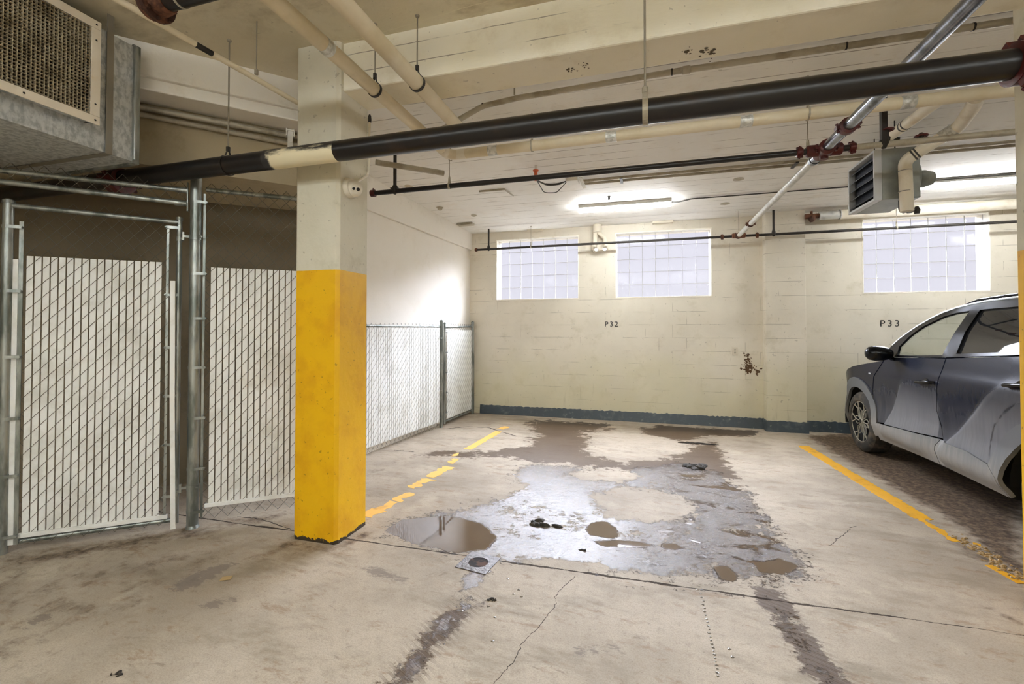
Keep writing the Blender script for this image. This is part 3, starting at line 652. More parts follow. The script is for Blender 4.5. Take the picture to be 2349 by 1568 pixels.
# --- gate
gt=thing('chain_link_gate','chain link gate with wide white slats at the left edge, hinged on the thick post','gate',PF(-1.03,0))
b=MB(); gl,gr=-1.03,-.10
b.tube([PF(gl,.0),PF(gl,2.275)],.028,20); b.lathe(PF(gl,2.275),(0,0,1),[(0,.032),(.02,.03),(.03,.012),(.033,0)]); b.build('gate_stile',M['galv'],gt,smooth=True)
b=MB(); b.tube([PF(gr,.05),PF(gr,2.25)],.0165,18); b.lathe(PF(gr,2.25),(0,0,1),[(0,.021),(.02,.019),(.028,0)]); b.build('gate_stile',M['galv'],gt,smooth=True)
b=MB(); b.tube([PF(gl,2.262),PF(gr,2.232)],.0165,16); b.build('gate_rail',M['galv'],gt,smooth=True)
b=MB(); b.tube([PF(gl,.062,.02),PF(gr,.072,.01)],.0165,16); b.build('gate_rail',M['galv'],gt,smooth=True)
b=MB(); helix(b,PF,-.955,-.158,.045,2.28); b.build('mesh',M['wire'],gt)
slatset(gt,PF,FD,FN,-.940,18,.0411,.11,1.935)
b=MB(); b.obox(PF(-.553,.104),FDv,FNv,(0,0,1),.40,.009,.015); b.build('slat_channel',M['slat'],gt,bevel=.002)
b=MB(); b.bar(PF(-.962,.05,-.004),PF(-.962,2.16,-.004),.022,.004,up=(FN[0],FN[1],0)); b.build('tension_bar',M['galv'],gt)
b=MB(); b.bar(PF(-.168,.07,-.004),PF(-.168,2.2,-.004),.016,.004,up=(FN[0],FN[1],0)); b.build('tension_bar',M['galv'],gt)
b=MB(); b.obox(PF(-.995,.98),FDv,FNv,(0,0,1),.019,.004,.93); b.build('slat',M['slat'],gt,bevel=.001)
b=MB(); b.bar(PF(-.130,1.80,-.030),PF(-.124,.95,-.030),.030,.005,up=(FN[0],FN[1],0)); b.bar(PF(-.124,.95,-.030),PF(-.108,.02,-.036),.030,.005,up=(FN[0],FN[1],0)); b.build('loose_slat',M['slat'],gt)
for z in (.11,.5,.87,1.27,1.70,2.12): b=MB(); band(b,PF,gl,.028,-.952,z,1); b.build('tension_band',M['galv'],gt)
for z in (.25,.62,.97,1.32,1.70,2.19): b=MB(); band(b,PF,gr,.0165,-.178,z,-1); b.build('tension_band',M['galv'],gt)
for z in (.30,2.13):
    b=MB(); b.lathe(PF(0,z-.02),(0,0,1),[(0,.041),(.035,.041)],20); b.bar(PF(-.035,z,-.01),PF(-.075,z,-.02),.02,.016); b.tube([PF(-.072,z-.03,-.02),PF(-.072,z+.03,-.02)],.010,12); b.bar(PF(-.072,z-.02,-.02),PF(-.10,z-.02,-.01),.018,.014); b.lathe(PF(gr,z-.035),(0,0,1),[(0,.022),(.03,.022)],16)
    b.tube([PF(.03,z,-.045),PF(.05,z,-.055)],.008,8); b.build('hinge',M['galv'],gt,smooth=True)
# --- rear fence along the left wall
Q0=onz(1012,980)[:2]; Q1=onz(1084,948)[:2]; QA=np.array(onz(838,1047)[:2])
def line_fence(A,B):
    d=(B-A)/np.linalg.norm(B-A); n=np.array([-d[1],d[0]])
    return d,n,lambda s,z,off=0:(A[0]+d[0]*s+n[0]*off,A[1]+d[1]*s+n[1]*off,z)
QS=QA+(QA-Q0)/np.linalg.norm(QA-Q0)*.75
d1,n1,PG=line_fence(QS,Q0); L1=np.linalg.norm(Q0-QS)
f2=thing('chain_link_fence','low chain link fence packed with narrow white slats, running back from behind the yellow column','fence',PG(L1,0))
b=MB(); helix(b,PG,0,L1-.03,.02,1.52,r=.0014); b.build('mesh',M['wire'],f2)
ns=int((L1-.05)/.042); slatset(f2,PG,d1,n1,.0,ns,(L1-.05)/ns,.09,1.47,w=.035)
b=MB(); b.tube([PG(0,1.49,.02),PG(L1,1.49,.02)],.016,12); b.build('top_rail',M['galv'],f2,smooth=True)
b=MB(); b.tube([PG(L1,0),PG(L1,1.56)],.026,20); b.lathe(PG(L1,1.56),(0,0,1),[(0,.03),(.015,.028),(.03,.01)]); b.build('post',M['galv'],f2,smooth=True)
b=MB(); b.tube([PG(0,0),PG(0,1.56)],.026,20); b.build('post',M['galv'],f2,smooth=True)
for z in (.15,.55,.95,1.32): b=MB(); band(b,PG,L1,.026,L1-.06,z,1); b.build('tension_band',M['galv'],f2)
A2=Q0+ (Q1-Q0)*.09; d2,n2,PH=line_fence(A2,np.array(Q1)); L2=np.linalg.norm(Q1-A2)
g2=thing('chain_link_gate','narrow white slatted gate in the far left corner against the back wall','gate',PH(0,0))
b=MB(); b.tube([PH(0,.03),PH(0,1.53)],.017,16); b.lathe(PH(0,1.53),(0,0,1),[(0,.021),(.02,.018),(.028,0)]); b.build('gate_stile',M['galv'],g2,smooth=True)
b=MB(); b.tube([PH(0,1.48),PH(L2,1.50)],.016,12); b.build('gate_rail',M['galv'],g2,smooth=True)
b=MB(); b.tube([PH(0,.06,.01),PH(L2,.06,.01)],.016,12); b.build('gate_rail',M['galv'],g2,smooth=True)
b=MB(); helix(b,PH,.06,L2-.04,.03,1.54,r=.0014); b.build('mesh',M['wire'],g2)
ns=int((L2-.12)/.042); slatset(g2,PH,d2,n2,.07,ns,(L2-.12)/ns,.09,1.44,w=.036)
for z in (.2,.5,.8,1.1,1.4): b=MB(); band(b,PH,0,.017,.055,z,1); b.build('tension_band',M['galv'],g2)
pp=tag(MB().tube([PH(L2,0),PH(L2,1.56)],.026,20).lathe(PH(L2,1.56),(0,0,1),[(0,.03),(.015,.028),(.03,.01)]).build('fence_post',M['galv'],smooth=True),'grey steel end post of the low fence, in the corner against the back wall','post')
# ================================================================== PIPES
def coupling(parent,c,ax,r,mat='red',wdt=.05,lug=(0,0,1),bolt=True):
    c=np.array(c,float); ax=np.array(ax,float); ax/=np.linalg.norm(ax); lug=np.array(lug,float); lug-=ax*(lug@ax); lug/=np.linalg.norm(lug); sd=np.cross(ax,lug)
    b=MB(); b.lathe(c-ax*wdt/2,ax,[(0,r*1.12),(.004,r*1.42),(wdt-.004,r*1.42),(wdt,r*1.12)],24)
    for s in(-1,1):
        q=c+lug*s*r*1.62; b.obox(q,ax,lug,sd,wdt*.42,r*.32,r*.30)
        if bolt: b.tube([q-sd*r*.75,q+sd*r*.75],r*.14+.002,8); b.tube([q-sd*r*.8,q-sd*r*.6],r*.22+.002,6); b.tube([q+sd*r*.6,q+sd*r*.8],r*.22+.002,6)
    return b.build('pipe_coupling',M[mat],parent,smooth=True)
def hanger(parent,c,ax,r,ztop,rodr=.005,mat='rod',ring='dark',teardrop=False,wd=.022):
    c=np.array(c,float); ax=np.array(ax,float); ax/=np.linalg.norm(ax); sd=np.cross(ax,(0,0,1)); sd/=np.linalg.norm(sd)
    top=c+np.array((0,0,r+.05))
    b=MB(); b.tube([top,(top[0],top[1],ztop)],rodr,10); b.lathe((top[0],top[1],ztop-.01),(0,0,1),[(0,rodr*2.6),(.01,rodr*3.2)],12); b.build('hanger_rod',M[mat],parent,smooth=True)
    b=MB(); pts=arc_pts(c,sd,(0,0,1),r+.003,PI*.60,PI*2.40,26); pts=[top]+pts+[top]
    vs=[];fs=[]
    for q in pts: vs+=[q-ax*wd/2,q+ax*wd/2]
    for i in range(len(pts)-1): fs.append((2*i,2*i+2,2*i+3,2*i+1))
    off=len(vs)
    b.add(vs,fs); b.lathe(top-np.array((0,0,.012)),(0,0,1),[(0,rodr*2.2),(.024,rodr*2.2)],8)
    o=b.build('hanger_ring',M[ring],parent); s=o.modifiers.new('t','SOLIDIFY'); s.thickness=.003; s.offset=1
    return o
# --- big black main
m,nt,b,o=newmat('patchy cream paint on black pipe'); co=co_world(nt); X_,Y_,Z_=_n(nt,'ShaderNodeSeparateXYZ',{0:co}).outputs
f_=mth(nt,'ADD',mth(nt,'MULTIPLY',mth(nt,'SUBTRACT',2.600,Z_),14.0),mth(nt,'MULTIPLY',mth(nt,'SUBTRACT',noise(nt,co_world(nt,(6,12,20)),1.0,5),.5),2.2))
xa0=ony(615,371,2.42)[0]; f_=mth(nt,'MINIMUM',f_,mth(nt,'ADD',mth(nt,'MULTIPLY',mth(nt,'SUBTRACT',X_,xa0+.03),16.0),mth(nt,'MULTIPLY',mth(nt,'SUBTRACT',noise(nt,co,14,4),.5),1.5)))
setin(nt,b,'Base Color',mixc(nt,mr(nt,f_,0,.5),lin((46,43,42)),lin((232,220,186)))); setin(nt,b,'Roughness',.5); M['patchy']=m
YM,ZM,RM=2.42,2.567,.062
mp=thing('black_main_pipe','thick black iron pipe crossing the whole picture in front of the yellow column','pipe',(0,YM,ZM))
xa=onz(300,412,ZM)[0]-.5; xw0=ony(620,371,YM)[0]; xw1=ony(775,355,YM)[0]; xe=ony(2330,150,YM)[0]
b=MB(); b.tube([(xa,YM,ZM),(xw0,YM,ZM)],RM,28); b.tube([(xw1,YM,ZM),(xe,YM,ZM)],RM,28); b.build('pipe_run',M['black'],mp,smooth=True)
b=MB(); b.tube([(xw0-.02,YM,ZM),(xw1,YM,ZM)],RM+.0008,28); b.build('painted_section',M['patchy'],mp,smooth=True)
coupling(mp,(xe+.03,YM,ZM),(1,0,0),RM,'red',.09,lug=(0,.5,1))
b=MB(); b.tube(fillet([(xe+.05,YM,ZM),(xe+.22,YM,ZM),(xe+.22,YM,ZM+.3),(xe+.22,YM,ZF)],.1),RM,24); b.build('riser',M['rust'],mp,smooth=True)
hanger(mp,(ony(1480,254,YM)[0],YM,ZM),(1,0,0),RM,ZF,.006,ring='conduit',wd=.028)
hanger(mp,(ony(523,380,YM)[0],YM,ZM),(1,0,0),RM,ZF,.005,ring='dark',wd=.012)
# branch coming to its left end (runs back behind the duct)
b=MB(); lx=ony(275,420,YM)[0]
coupling(mp,(lx,YM,ZM-.02),(1,.0,0),RM*1.05,'red',.10,lug=(0,1,0))
b=MB(); b.tube([(xa-2.6,YM,ZM),(xa,YM,ZM)],RM,24); b.build('pipe_run',M['black'],mp,smooth=True)
# --- silver sprinkler pipe
ZS=2.80; XS=1.30; RS=.0375
sp_=thing('sprinkler_pipe','bright galvanised sprinkler pipe running from the top right corner back towards the wall','pipe',(XS,2.3,ZS))
ycr=onx(1890,345,XS)[1]; yc1=onx(1945,282,XS)[1]; yr=onx(1868,398,XS)[1]; ye=7.2; yc3=onx(1722,512,XS)[1]
b=MB(); b.tube([(XS,-3.5,ZS),(XS,yr,ZS)],RS,24); b.tube([(XS,yr-.02,ZS),(XS,yr+.02,ZS)],RS*1.12,24); b.build('pipe_run',M['silver'],sp_,smooth=True)
b=MB(); b.tube([(XS,yr,ZS),(XS,ye-.02,ZS)],RS*.80,24); b.build('pipe_run_narrow',M['silverlight'],sp_,smooth=True)
coupling(sp_,(XS,yc1,ZS),(0,1,0),RS,'red',.055,lug=(1,0,.15)); coupling(sp_,(XS,yc3,ZS),(0,1,0),RS*.8,'rust',.05,lug=(1,0,.1))
b=MB(); b.lathe((XS,ycr-.09,ZS),(0,1,0),[(0,RS*1.15),(.01,RS*1.5),(.17,RS*1.5),(.18,RS*1.15)],24); b.lathe((XS-.12,ycr,ZS),(1,0,0),[(0,.034),(.01,.045),(.23,.045),(.24,.034)],20)
for s in(-1,1):
    for q in (-1,1): b.tube([(XS+q*.062,ycr+s*.05,ZS-.03),(XS+q*.062,ycr+s*.05,ZS+.03)],.009,8); b.obox((XS+q*.06,ycr+s*.05,ZS),(1,0,0),(0,1,0),(0,0,1),.018,.025,.012)
b.tube([(XS,ycr,ZS),(XS,ycr,ZS-.07)],.028,14)
b.build('cross_fitting',M['red'],sp_,smooth=True)
b=MB(); b.lathe((XS,ye-.05,ZS),(0,1,0),[(0,.032),(.01,.042),(.09,.042),(.1,.03)],20); b.lathe((XS-.09,ye,ZS),(1,0,0),[(0,.028),(.01,.036),(.17,.036),(.18,.028)],20)
for q in(-1,1): b.tube([(XS+q*.05,ye-.03,ZS-.04),(XS+q*.05,ye-.03,ZS+.04)],.009,8)
b.build('cross_fitting',M['rust'],sp_,smooth=True)
xq=onx(1697,500,XS)
b=MB(); b.tube([(XS-.02,ye-.12,ZS+.05),(XS-.02,ye-.12,zc(ye))],.004,8); b.build('hanger_rod',M['rod'],sp_)
# --- branch line near (black to grey)
YN=ycr; b1=thing('sprinkler_branch_pipe','dark branch pipe with red end cap, hung across the bay behind the black main','pipe',(-2.6,YN,ZS))
xl=ony(856,447,YN)[0]; xm=ony(1955,340,YN)[0]
b=MB(); b.tube([(xl,YN,ZS),(XS-.1,YN,ZS)],.0235,20); b.tube([(XS+.1,YN,ZS),(xm,YN,ZS)],.0235,20); b.build('pipe_run',M['black'],b1,smooth=True)
b=MB(); b.tube([(xm,YN,ZS),(5.5,YN,ZS)],.0225,20); b.build('pipe_run_grey',M['conduit'],b1,smooth=True)
b=MB(); b.lathe((xl-.03,YN,ZS),(1,0,0),[(0,.02),(.008,.034),(.05,.036),(.055,.026)],20); b.tube([(xl,YN,ZS),(xl,YN,ZS+.05)],.007,8); b.build('end_cap',M['red'],b1,smooth=True)
coupling(b1,(ony(1834,350,YN)[0],YN,ZS),(1,0,0),.0235,'red',.045,lug=(0,.3,1)); coupling(b1,(xm,YN,ZS),(1,0,0),.0235,'red',.045,lug=(0,.3,1))
xx=ony(906,440,YN)[0]
b=MB(); b.tube([(xx,YN,ZS+.03),(xx,YN,zc(YN))],.0165,14); b.lathe((xx,YN,ZS-.03),(0,0,1),[(0,.012),(.03,.03),(.075,.028),(.09,.018)],14); b.bar((xx-.04,YN,ZS+.028),(xx+.04,YN,ZS+.028),.05,.008); b.build('bracket',M['dark'],b1,smooth=True)
xx=ony(2027,300,YN)[0]
b=MB(); b.box((xx-.018,YN-.018,ZS+.02),(xx+.018,YN+.018,zc(YN))); b.lathe((xx,YN,ZS-.03),(0,0,1),[(0,.012),(.03,.032),(.06,.028)],14); b.build('bracket',M['dark'],b1)
for px_,py_ in ((1031,432),(1853,330)): hanger(b1,(ony(px_,py_,YN)[0],YN,ZS),(1,0,0),.0235,zc(YN),.0035,ring='conduit',wd=.02)
# --- branch line far
YFa=7.2; b2=thing('sprinkler_branch_pipe','thin grey branch pipe passing in front of the glass block windows','pipe',(-2.7,YFa,ZS-.01))
zf_=2.793; xl=ony(1092,573,YFa)[0]
b=MB(); b.tube([(xl,YFa,zf_),(XR-.1,YFa,zf_+.0)],.0185,16); b.build('pipe_run',M['dark'],b2,smooth=True)
coupling(b2,(XS-.22,YFa,zf_),(1,0,0),.02,'rust',.04,lug=(0,.3,1)); coupling(b2,(XS+.24,YFa,zf_),(1,0,0),.02,'rust',.04,lug=(0,.3,1))
b=MB(); b.lathe((xl-.02,YFa,zf_),(1,0,0),[(0,.02),(.01,.03),(.04,.03)],16); b.build('end_cap',M['rust'],b2,smooth=True)
for px_ in (1121,1775):
    xx=ony(px_,560,YFa)[0]; b=MB(); b.tube([(xx,YFa,zf_),(xx,YFa,zc(YFa))],.015,12); b.lathe((xx,YFa,zf_-.03),(0,0,1),[(0,.01),(.02,.028),(.06,.026),(.1,.016)],12); b.build('bracket',M['dark'],b2,smooth=True)
for px_ in (1218,2057):
    xx=ony(px_,540,YFa)[0]; hanger(b2,(xx,YFa,zf_),(1,0,0),.0185,zc(YFa),.003,ring='conduit',wd=.016)
# --- insulated beige pipe one (with elbow)
ZP=3.0; XA=-1.673; YE=3.72; RA=.042
p1=thing('insulated_pipe','cream insulated pipe with silver tape bands that turns right under the ceiling','pipe',(XA,YE,ZP))
path=fillet([(XA,-3.0,ZP),(XA,YE,ZP),(XA+.32,YE,ZP),(5.6,YE,ZP)],.11,8)
b=MB(); b.tube(path,RA,24); b.build('insulation',M['beige'],p1,smooth=True)
b=MB(); b.tube(fillet([(XA,YE-.16,ZP),(XA,YE,ZP),(XA+.16,YE,ZP)],.11,8),RA*1.04,24); b.build('elbow_cover',M['beige2'],p1,smooth=True)
def tape(parent,c,ax,r,w=.07):
    c=np.array(c,float); ax=np.array(ax,float); b=MB(); rr=np.random.default_rng(int(abs(c[0]*100)))
    b.lathe(c-ax*w/2,ax,[(0,r),(.001,r*1.05)]+[(w*t_,r*(1.05+.03*rr.random())) for t_ in (.2,.4,.6,.8)]+[(w,r*1.05),(w+.001,r)],24); b.build('foil_tape',M['foil'],parent)
tape(p1,(XA,onx(748,110,XA)[1],ZP),(0,1,0),RA,.06)
for px_ in (1131,1402,1711,2082): tape(p1,(ony(px_,300,YE)[0],YE,ZP),(1,0,0),RA,.085)
for px_ in (1032,1220,1854): hanger(p1,(ony(px_,330,YE)[0],YE,ZP),(1,0,0),RA,zc(YE),.003,ring='conduit',wd=.012)
for py_ in ((857,200),): yy=onx(860,190,XA)[1]; hanger(p1,(XA,yy,ZP),(0,1,0),RA,ZF if yy<2.6 else 3.1,.0045,ring='dark',wd=.02)
# --- insulated pipe two
XB2=-1.372; RB=.047
p2=thing('insulated_pipe','thicker cream insulated pipe disappearing behind the black main, right of the other one','pipe',(XB2,3.0,ZP))
b=MB(); b.tube(fillet([(XB2,-3.0,ZP),(XB2,3.46,ZP),(XB2+.42,3.46,ZP)],.1,8),RB,24); b.build('insulation',M['beige'],p2,smooth=True)
yy=onx(957,160,XB2)[1]; hanger(p2,(XB2,min(yy,2.6),ZP),(0,1,0),RB,ZF,.0045,ring='dark',wd=.02)
# --- painted conduit with offset bend
YK=3.3; zk=zc(YK)-.055
k1=thing('electrical_conduit','long grey painted conduit with an offset bend under the rear ceiling','conduit',(-1.2,YK,zk))
A_=onz(1022,292,3.02); B_=onz(1108,243,3.20); D_=onz(1190,224,3.21)
pts=fillet([A_-(B_-A_)*.4,A_,B_,D_,ony(1560,184,D_[1])*[1,1,0]+[0,0,zc(YK)-.06],(5.8,D_[1],zc(YK)-.06)],.12,6)
b=MB(); b.tube(pts,.021,18); b.build('conduit_run',M['conduit'],k1,smooth=True)
for px_ in (1108,1541,1941,2234):
    q=ony(px_,150,D_[1]); q[2]=zc(YK)-.06
    if px_==1108: q=B_
    b=MB(); b.lathe(q-np.array((.005,0,0)),(1,0,0),[(0,.0235),(.01,.0235)],18); b.build('clamp',M['dark'],k1,smooth=True)
q=ony(1565,184,D_[1]); b=MB(); b.lathe((q[0],D_[1],zc(YK)-.06),(1,0,0),[(0,.022),(.003,.026),(.05,.026),(.053,.022)],18); b.build('conduit_coupler',M['conduit'],k1,smooth=True)
for px_ in (1180,): q=ony(px_,220,D_[1]); b=MB(); b.bar((q[0],D_[1],zk),(q[0],D_[1],zc(D_[1])),.012,.006,up=(0,1,0)); b.build('strut',M['rod'],k1)
# --- twin thin conduits on rear ceiling to the junction box
YT=5.3
yt=onz(1700,385,zc(YT)-.03)[1]
t2=thing('twin_conduit','pair of thin cream conduits running side by side across the rear ceiling','conduit',(0,yt,zc(yt)))
x0_=onz(1335,410,zc(yt)-.03)[0]
for k in (0,1):
    yy=yt+(-.05 if k else .05); b=MB(); b.tube([(x0_,yy,zc(yy)-.03),(5.5,yy,zc(yy)-.03)],.016,12); b.build('conduit_run',M['conduit'],t2,smooth=True)
for px_ in (1424,1800): q=onz(px_,400,zc(yt)-.03); b=MB(); b.box((q[0]-.015,yt-.09,zc(yt)-.055),(q[0]+.015,yt+.09,zc(yt)-.045)); b.build('clamp',M['dark'],t2)
# --- lamp cable
q0=onz(1535,463,zc(6.3)-.02); q1=onz(1585,456,zc(6.3)-.02); q2=onz(1950,428,zc(6.3)-.02)
b=MB(); b.tube(fillet([q0,q0+[.12,0,-.01],q1,q2,q2+(q2-q1)*2.5],.1,4),.008,8); tag(b.build('lamp_cable',M['rubber'],smooth=True),'thin dark cable running from the middle ceiling lamp to the right','cable')
# --- short pipe stub behind the column
s0=onz(858,370,3.10); s1=onz(1018,397,3.10)
d_=onz(862,372,3.0); e_=onz(1018,397,3.0)
b=MB(); b.tube([d_,e_],.026,20); st=tag(b.build('steel_tube',M['conduit'],smooth=True),'short slanting steel tube with open end, just right of the column','pipe')
# --- left side: thin pipe over the duct, twin pipes on the locker wall, rusty flanged pipe
z_=3.07
b=MB(); A_=onz(280,5,z_); B_=onz(684,236,z_); t=thing('thin_ceiling_pipe','slim cream pipe with dark patches hung below the ceiling, from the duct to the column','pipe',B_)
dd=B_-A_; q=[A_-dd*1.2,A_+dd*.33,A_+dd*.42,A_+dd*.70,B_+dd*.12]
b.tube([q[0],q[1]],.017,14); b.tube([q[2],q[4]+dd*.09],.017,14); b.build('pipe_run',M['beige'],t,smooth=True)
b=MB(); b.tube([q[1],q[2]],.0165,14); b.build('bare_section',M['dark'],t,smooth=True)
hc=onz(588,176,z_); b=MB(); b.tube([(hc[0],hc[1],z_+.03),(hc[0],hc[1],ZF)],.0035,8); b.lathe((hc[0],hc[1],z_+.015),(0,0,1),[(0,.012),(.03,.012)],8); b.build('hanger_rod',M['rod'],t)
# wall-run pipes: on the locker wall face
def on_locker(px,py,off=-.035):
    r=ray(px,py); o=BA+BN*(.30+off); t_=(o@BN)/(r[:2]@BN); return C0+r*t_
u0=on_locker(320,250); u1=on_locker(672,322)
t=thing('twin_wall_pipes','two parallel painted pipes clamped high on the locker wall behind the tall fence','pipe',u1)
for k,(pa,pb,rr) in enumerate((((320,246),(676,314),.021),((320,262),(676,332),.019))):
    A_=on_locker(*pa); B_=on_locker(*pb); dd=B_-A_
    b=MB(); b.tube([A_-dd*2.0,B_+dd*.3],rr,16)
    if k==0: m_=A_+dd*.58; b.tube([m_-dd*.03,m_+dd*.03],rr*1.2,16)
    b.build('pipe_run',M['conduit'],t,smooth=True)
cA=on_locker(666,300,-.06)
b=MB(); b.obox(cA+np.array((0,0,-.0)),FDv,FNv,(0,0,1),.028,.02,.006); b.obox(cA+np.array(FDv)*-.028,FDv,FNv,(0,0,1),.004,.02,.05); b.obox(cA+np.array(FDv)*.028,FDv,FNv,(0,0,1),.004,.02,.05)
b.obox(cA-np.array((0,0,.07)),FDv,FNv,(0,0,1),.02,.008,.07); b.lathe(cA-np.array((0,0,.16))-np.array(FNv)*.01,FNv,[(0,.02),(.012,.02)],12); b.lathe(cA-np.array((0,0,.08))-np.array(FNv)*.01,FNv,[(0,.02),(.012,.02)],12)
b.build('strut_clamp',M['white'],t)
# flanged rusty pipe at the top
zr=3.02; A_=onz(362,8,zr)
t=thing('flanged_pipe','dark pipe with a bulky rusty flanged joint at the top edge, beside the duct strap','pipe',A_)
b=MB(); b.tube([A_-np.array((.06,0,0)),A_+np.array((.55,0,0))],.045,24); b.tube(fillet([A_+np.array((.5,0,0)),A_+np.array((.75,0,0)),A_+np.array((.75,0,ZF-zr))],.1),.045,24); b.build('pipe_run',M['black'],t,smooth=True)
b=MB(); b.lathe(A_-np.array((.07,0,0)),(1,0,0),[(0,.05),(.01,.062),(.05,.066),(.055,.085),(.075,.085),(.08,.062),(.13,.055),(.14,.05)],24)
for k in range(8):
    a=2*PI*k/8; c_=A_+np.array((-.01,math.cos(a)*.072,math.sin(a)*.072)); b.tube([c_-np.array((.02,0,0)),c_+np.array((.03,0,0))],.009,6)
b.build('flange_joint',M['rust'],t,smooth=True)
b=MB(); b.lathe(A_+np.array((.14,0,0)),(1,0,0),[(0,.0475),(.012,.0475)],24); b.build('clamp_ring',M['conduit'],t,smooth=True)
# ================================================================== DUCT WITH GRILLE
dk=onz(313,373,2.555); XD=dk[0]; YD=dk[1]; ZD=2.555; ZD1=3.32; XD2=XD-1.03; YD0=-.3
t=thing('air_duct','large galvanised air duct hanging at the top left with a white framed grille','duct',(XD,YD,ZD))
b=MB(); b.box((XD2,YD0,ZD),(XD,YD,ZD1)); b.build('duct_body',M['duct'],t,bevel=.004)
b=MB(); b.box((XD-.012,YD-.03,ZD-.012),(XD+.008,YD+.012,ZD1+.01)); b.tube([(XD+.010,YD-.018,ZD+.01),(XD+.010,YD-.018,ZD1)],.012,12); b.build('corner_flange',M['galv'],t,smooth=True)
b=MB(); b.box((XD2,YD-.012,ZD-.014),(XD,YD+.012,ZD)); b.build('bottom_flange',M['galv'],t)
# collar + grille
gy1=onx(222,290,XD+.06)[1]; gz0=onx(222,290,XD+.06)[2]+.0; gz1=3.30; gy0=gy1-1.25; cx_=XD+.10
b=MB(); f=.05
b.box((XD,gy0+.02,gz0+.02),(cx_-.02,gy1-.02,gz0+.035)); b.box((XD,gy0+.02,gz1-.035),(cx_-.02,gy1-.02,gz1-.02)); b.box((XD,gy0+.02,gz0+.02),(cx_-.02,gy0+.035,gz1-.02)); b.box((XD,gy1-.035,gz0+.02),(cx_-.02,gy1-.02,gz1-.02))
b.build('grille_collar',M['duct'],t)
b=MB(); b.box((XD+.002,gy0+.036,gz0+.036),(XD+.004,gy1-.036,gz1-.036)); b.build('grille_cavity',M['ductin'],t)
b=MB()
b.box((cx_-.02,gy0,gz0),(cx_-.012,gy1,gz0+f)); b.box((cx_-.02,gy0,gz1-f),(cx_-.012,gy1,gz1)); b.box((cx_-.02,gy0,gz0+f),(cx_-.012,gy0+f,gz1-f)); b.box((cx_-.02,gy1-f,gz0+f),(cx_-.012,gy1,gz1-f))
b.build('grille_frame',M['grill'],t,bevel=.003)
b=MB()
for y in np.arange(gy0+f+.006,gy1-f,.019): b.box((cx_-.034,y-.0008,gz0+f),(cx_-.016,y+.0008,gz1-f))
for z in np.arange(gz0+f+.006,gz1-f,.019): b.box((cx_-.033,gy0+f,z-.0008),(cx_-.015,gy1-f,z+.0008))
b.build('grille_grid',M['grillbar'],t)
b=MB()
for y in (gy0+f/2,gy0+.6,gy1-.35,gy1-f/2):
    for z in (gz0+f/2,gz1-f/2): b=MB(); b.lathe((cx_-.012,y,z),(1,0,0),[(0,.006),(.003,.004)],8); b.build('grille_screw',M['dark'],t)
for z in (gz0+.12,gz1-.12): b=MB(); b.lathe((cx_-.012,gy1-f/2,z),(1,0,0),[(0,.006),(.003,.004)],8); b.build('grille_screw',M['dark'],t)
ys=onx(255,200,XD+.02)[1]
b=MB(); b.box((XD+.006,ys-.019,ZD-.004),(XD+.010,ys+.019,ZF)); b.box((XD2-.01,ys-.019,ZD-.006),(XD+.010,ys+.019,ZD-.002)); b.build('hanger_strap',M['strap'],t)
# ================================================================== DOME CAMERA
cc=onx(800,432,-2.0)
t=thing('dome_camera','round white security camera mounted on the side of the yellow column','camera',cc)
b=MB(); b.lathe(cc,(1,0,0),[(0,.070),(.014,.072),(.034,.064),(.038,.054)],32); b.build('base_plate',M['camwhite'],t,smooth=True)
ax=np.array((.72,-.60,-.30)); ax/=np.linalg.norm(ax); hc=cc+np.array((.045,0,-.005))
b=MB(); b.lathe(hc-ax*.03,ax,[(0,.034),(.01,.050),(.03,.058),(.05,.053),(.066,.042),(.07,.036)],32); b.build('camera_ball',M['camwhite'],t,smooth=True)
b=MB(); b.lathe(hc+ax*.0395,ax,[(0,.034),(.003,.033)],28); b.build('face_plate',M['camwhite'],t,smooth=True)
u=np.cross(ax,(0,0,1)); u/=np.linalg.norm(u)
for s_,r_ in ((-1,.012),(1,.010)): b=MB(); b.lathe(hc+ax*.042+u*s_*.015*1,ax,[(0,r_),(.004,r_),(.005,r_*.8)],18); b.build('lens',M['lens'],t,smooth=True)
g0=onx(848,272,-1.985); g1=onx(846,378,-1.985); g2=onx(818,418,-1.985)
b=MB(); b.tube(fillet([g0,g1,g1*[1,.0,0]+[0,g1[1],g1[2]-.02],onx(843,402,-1.985),g2],.05,6),.009,10); b.build('cable_conduit',M['camwhite'],t,smooth=True)
b=MB(); b.lathe(g0-np.array((0,0,.03)),(0,0,1),[(0,.011),(.02,.013),(.05,.011),(.06,.006)],12); b.build('cable_gland',M['dark'],t,smooth=True)
# ================================================================== CEILING LAMPS
def lamp(x0,x1,y,z,label,parent=None,group=None,drop=0):
    zc0=z; z-=drop
    t=thing('fluorescent_lamp',label,'ceiling lamp',((x0+x1)/2,y,z),group)
    b=MB(); b.box((x0,y-.065,z-.045),(x1,y+.065,z)); b.build('lamp_housing',M['lampbody'],t,bevel=.004)
    b=MB(); 
    pr=[(-.06,-.045),(-.058,-.07),(-.04,-.088),(.04,-.088),(.058,-.07),(.06,-.045)]
    n=len(pr); b.add([(x,y+a,z+c) for x in (x0+.005,x1-.005) for a,c in pr],[tuple(range(n)),tuple(range(n,2*n))]+[(i,(i+1)%n,n+(i+1)%n,n+i) for i in range(n)])
    b.build('diffuser',M['fillglow' if drop else 'lampglow'],t)
    if drop:
        b=MB(); b.tube([(x0+.2,y,z),(x0+.2,y,zc0)],.004,6); b.build('suspension_rod',M['rod'],t); b=MB(); b.tube([(x1-.2,y,z),(x1-.2,y,zc0)],.004,6); b.build('suspension_rod',M['rod'],t)
    return t
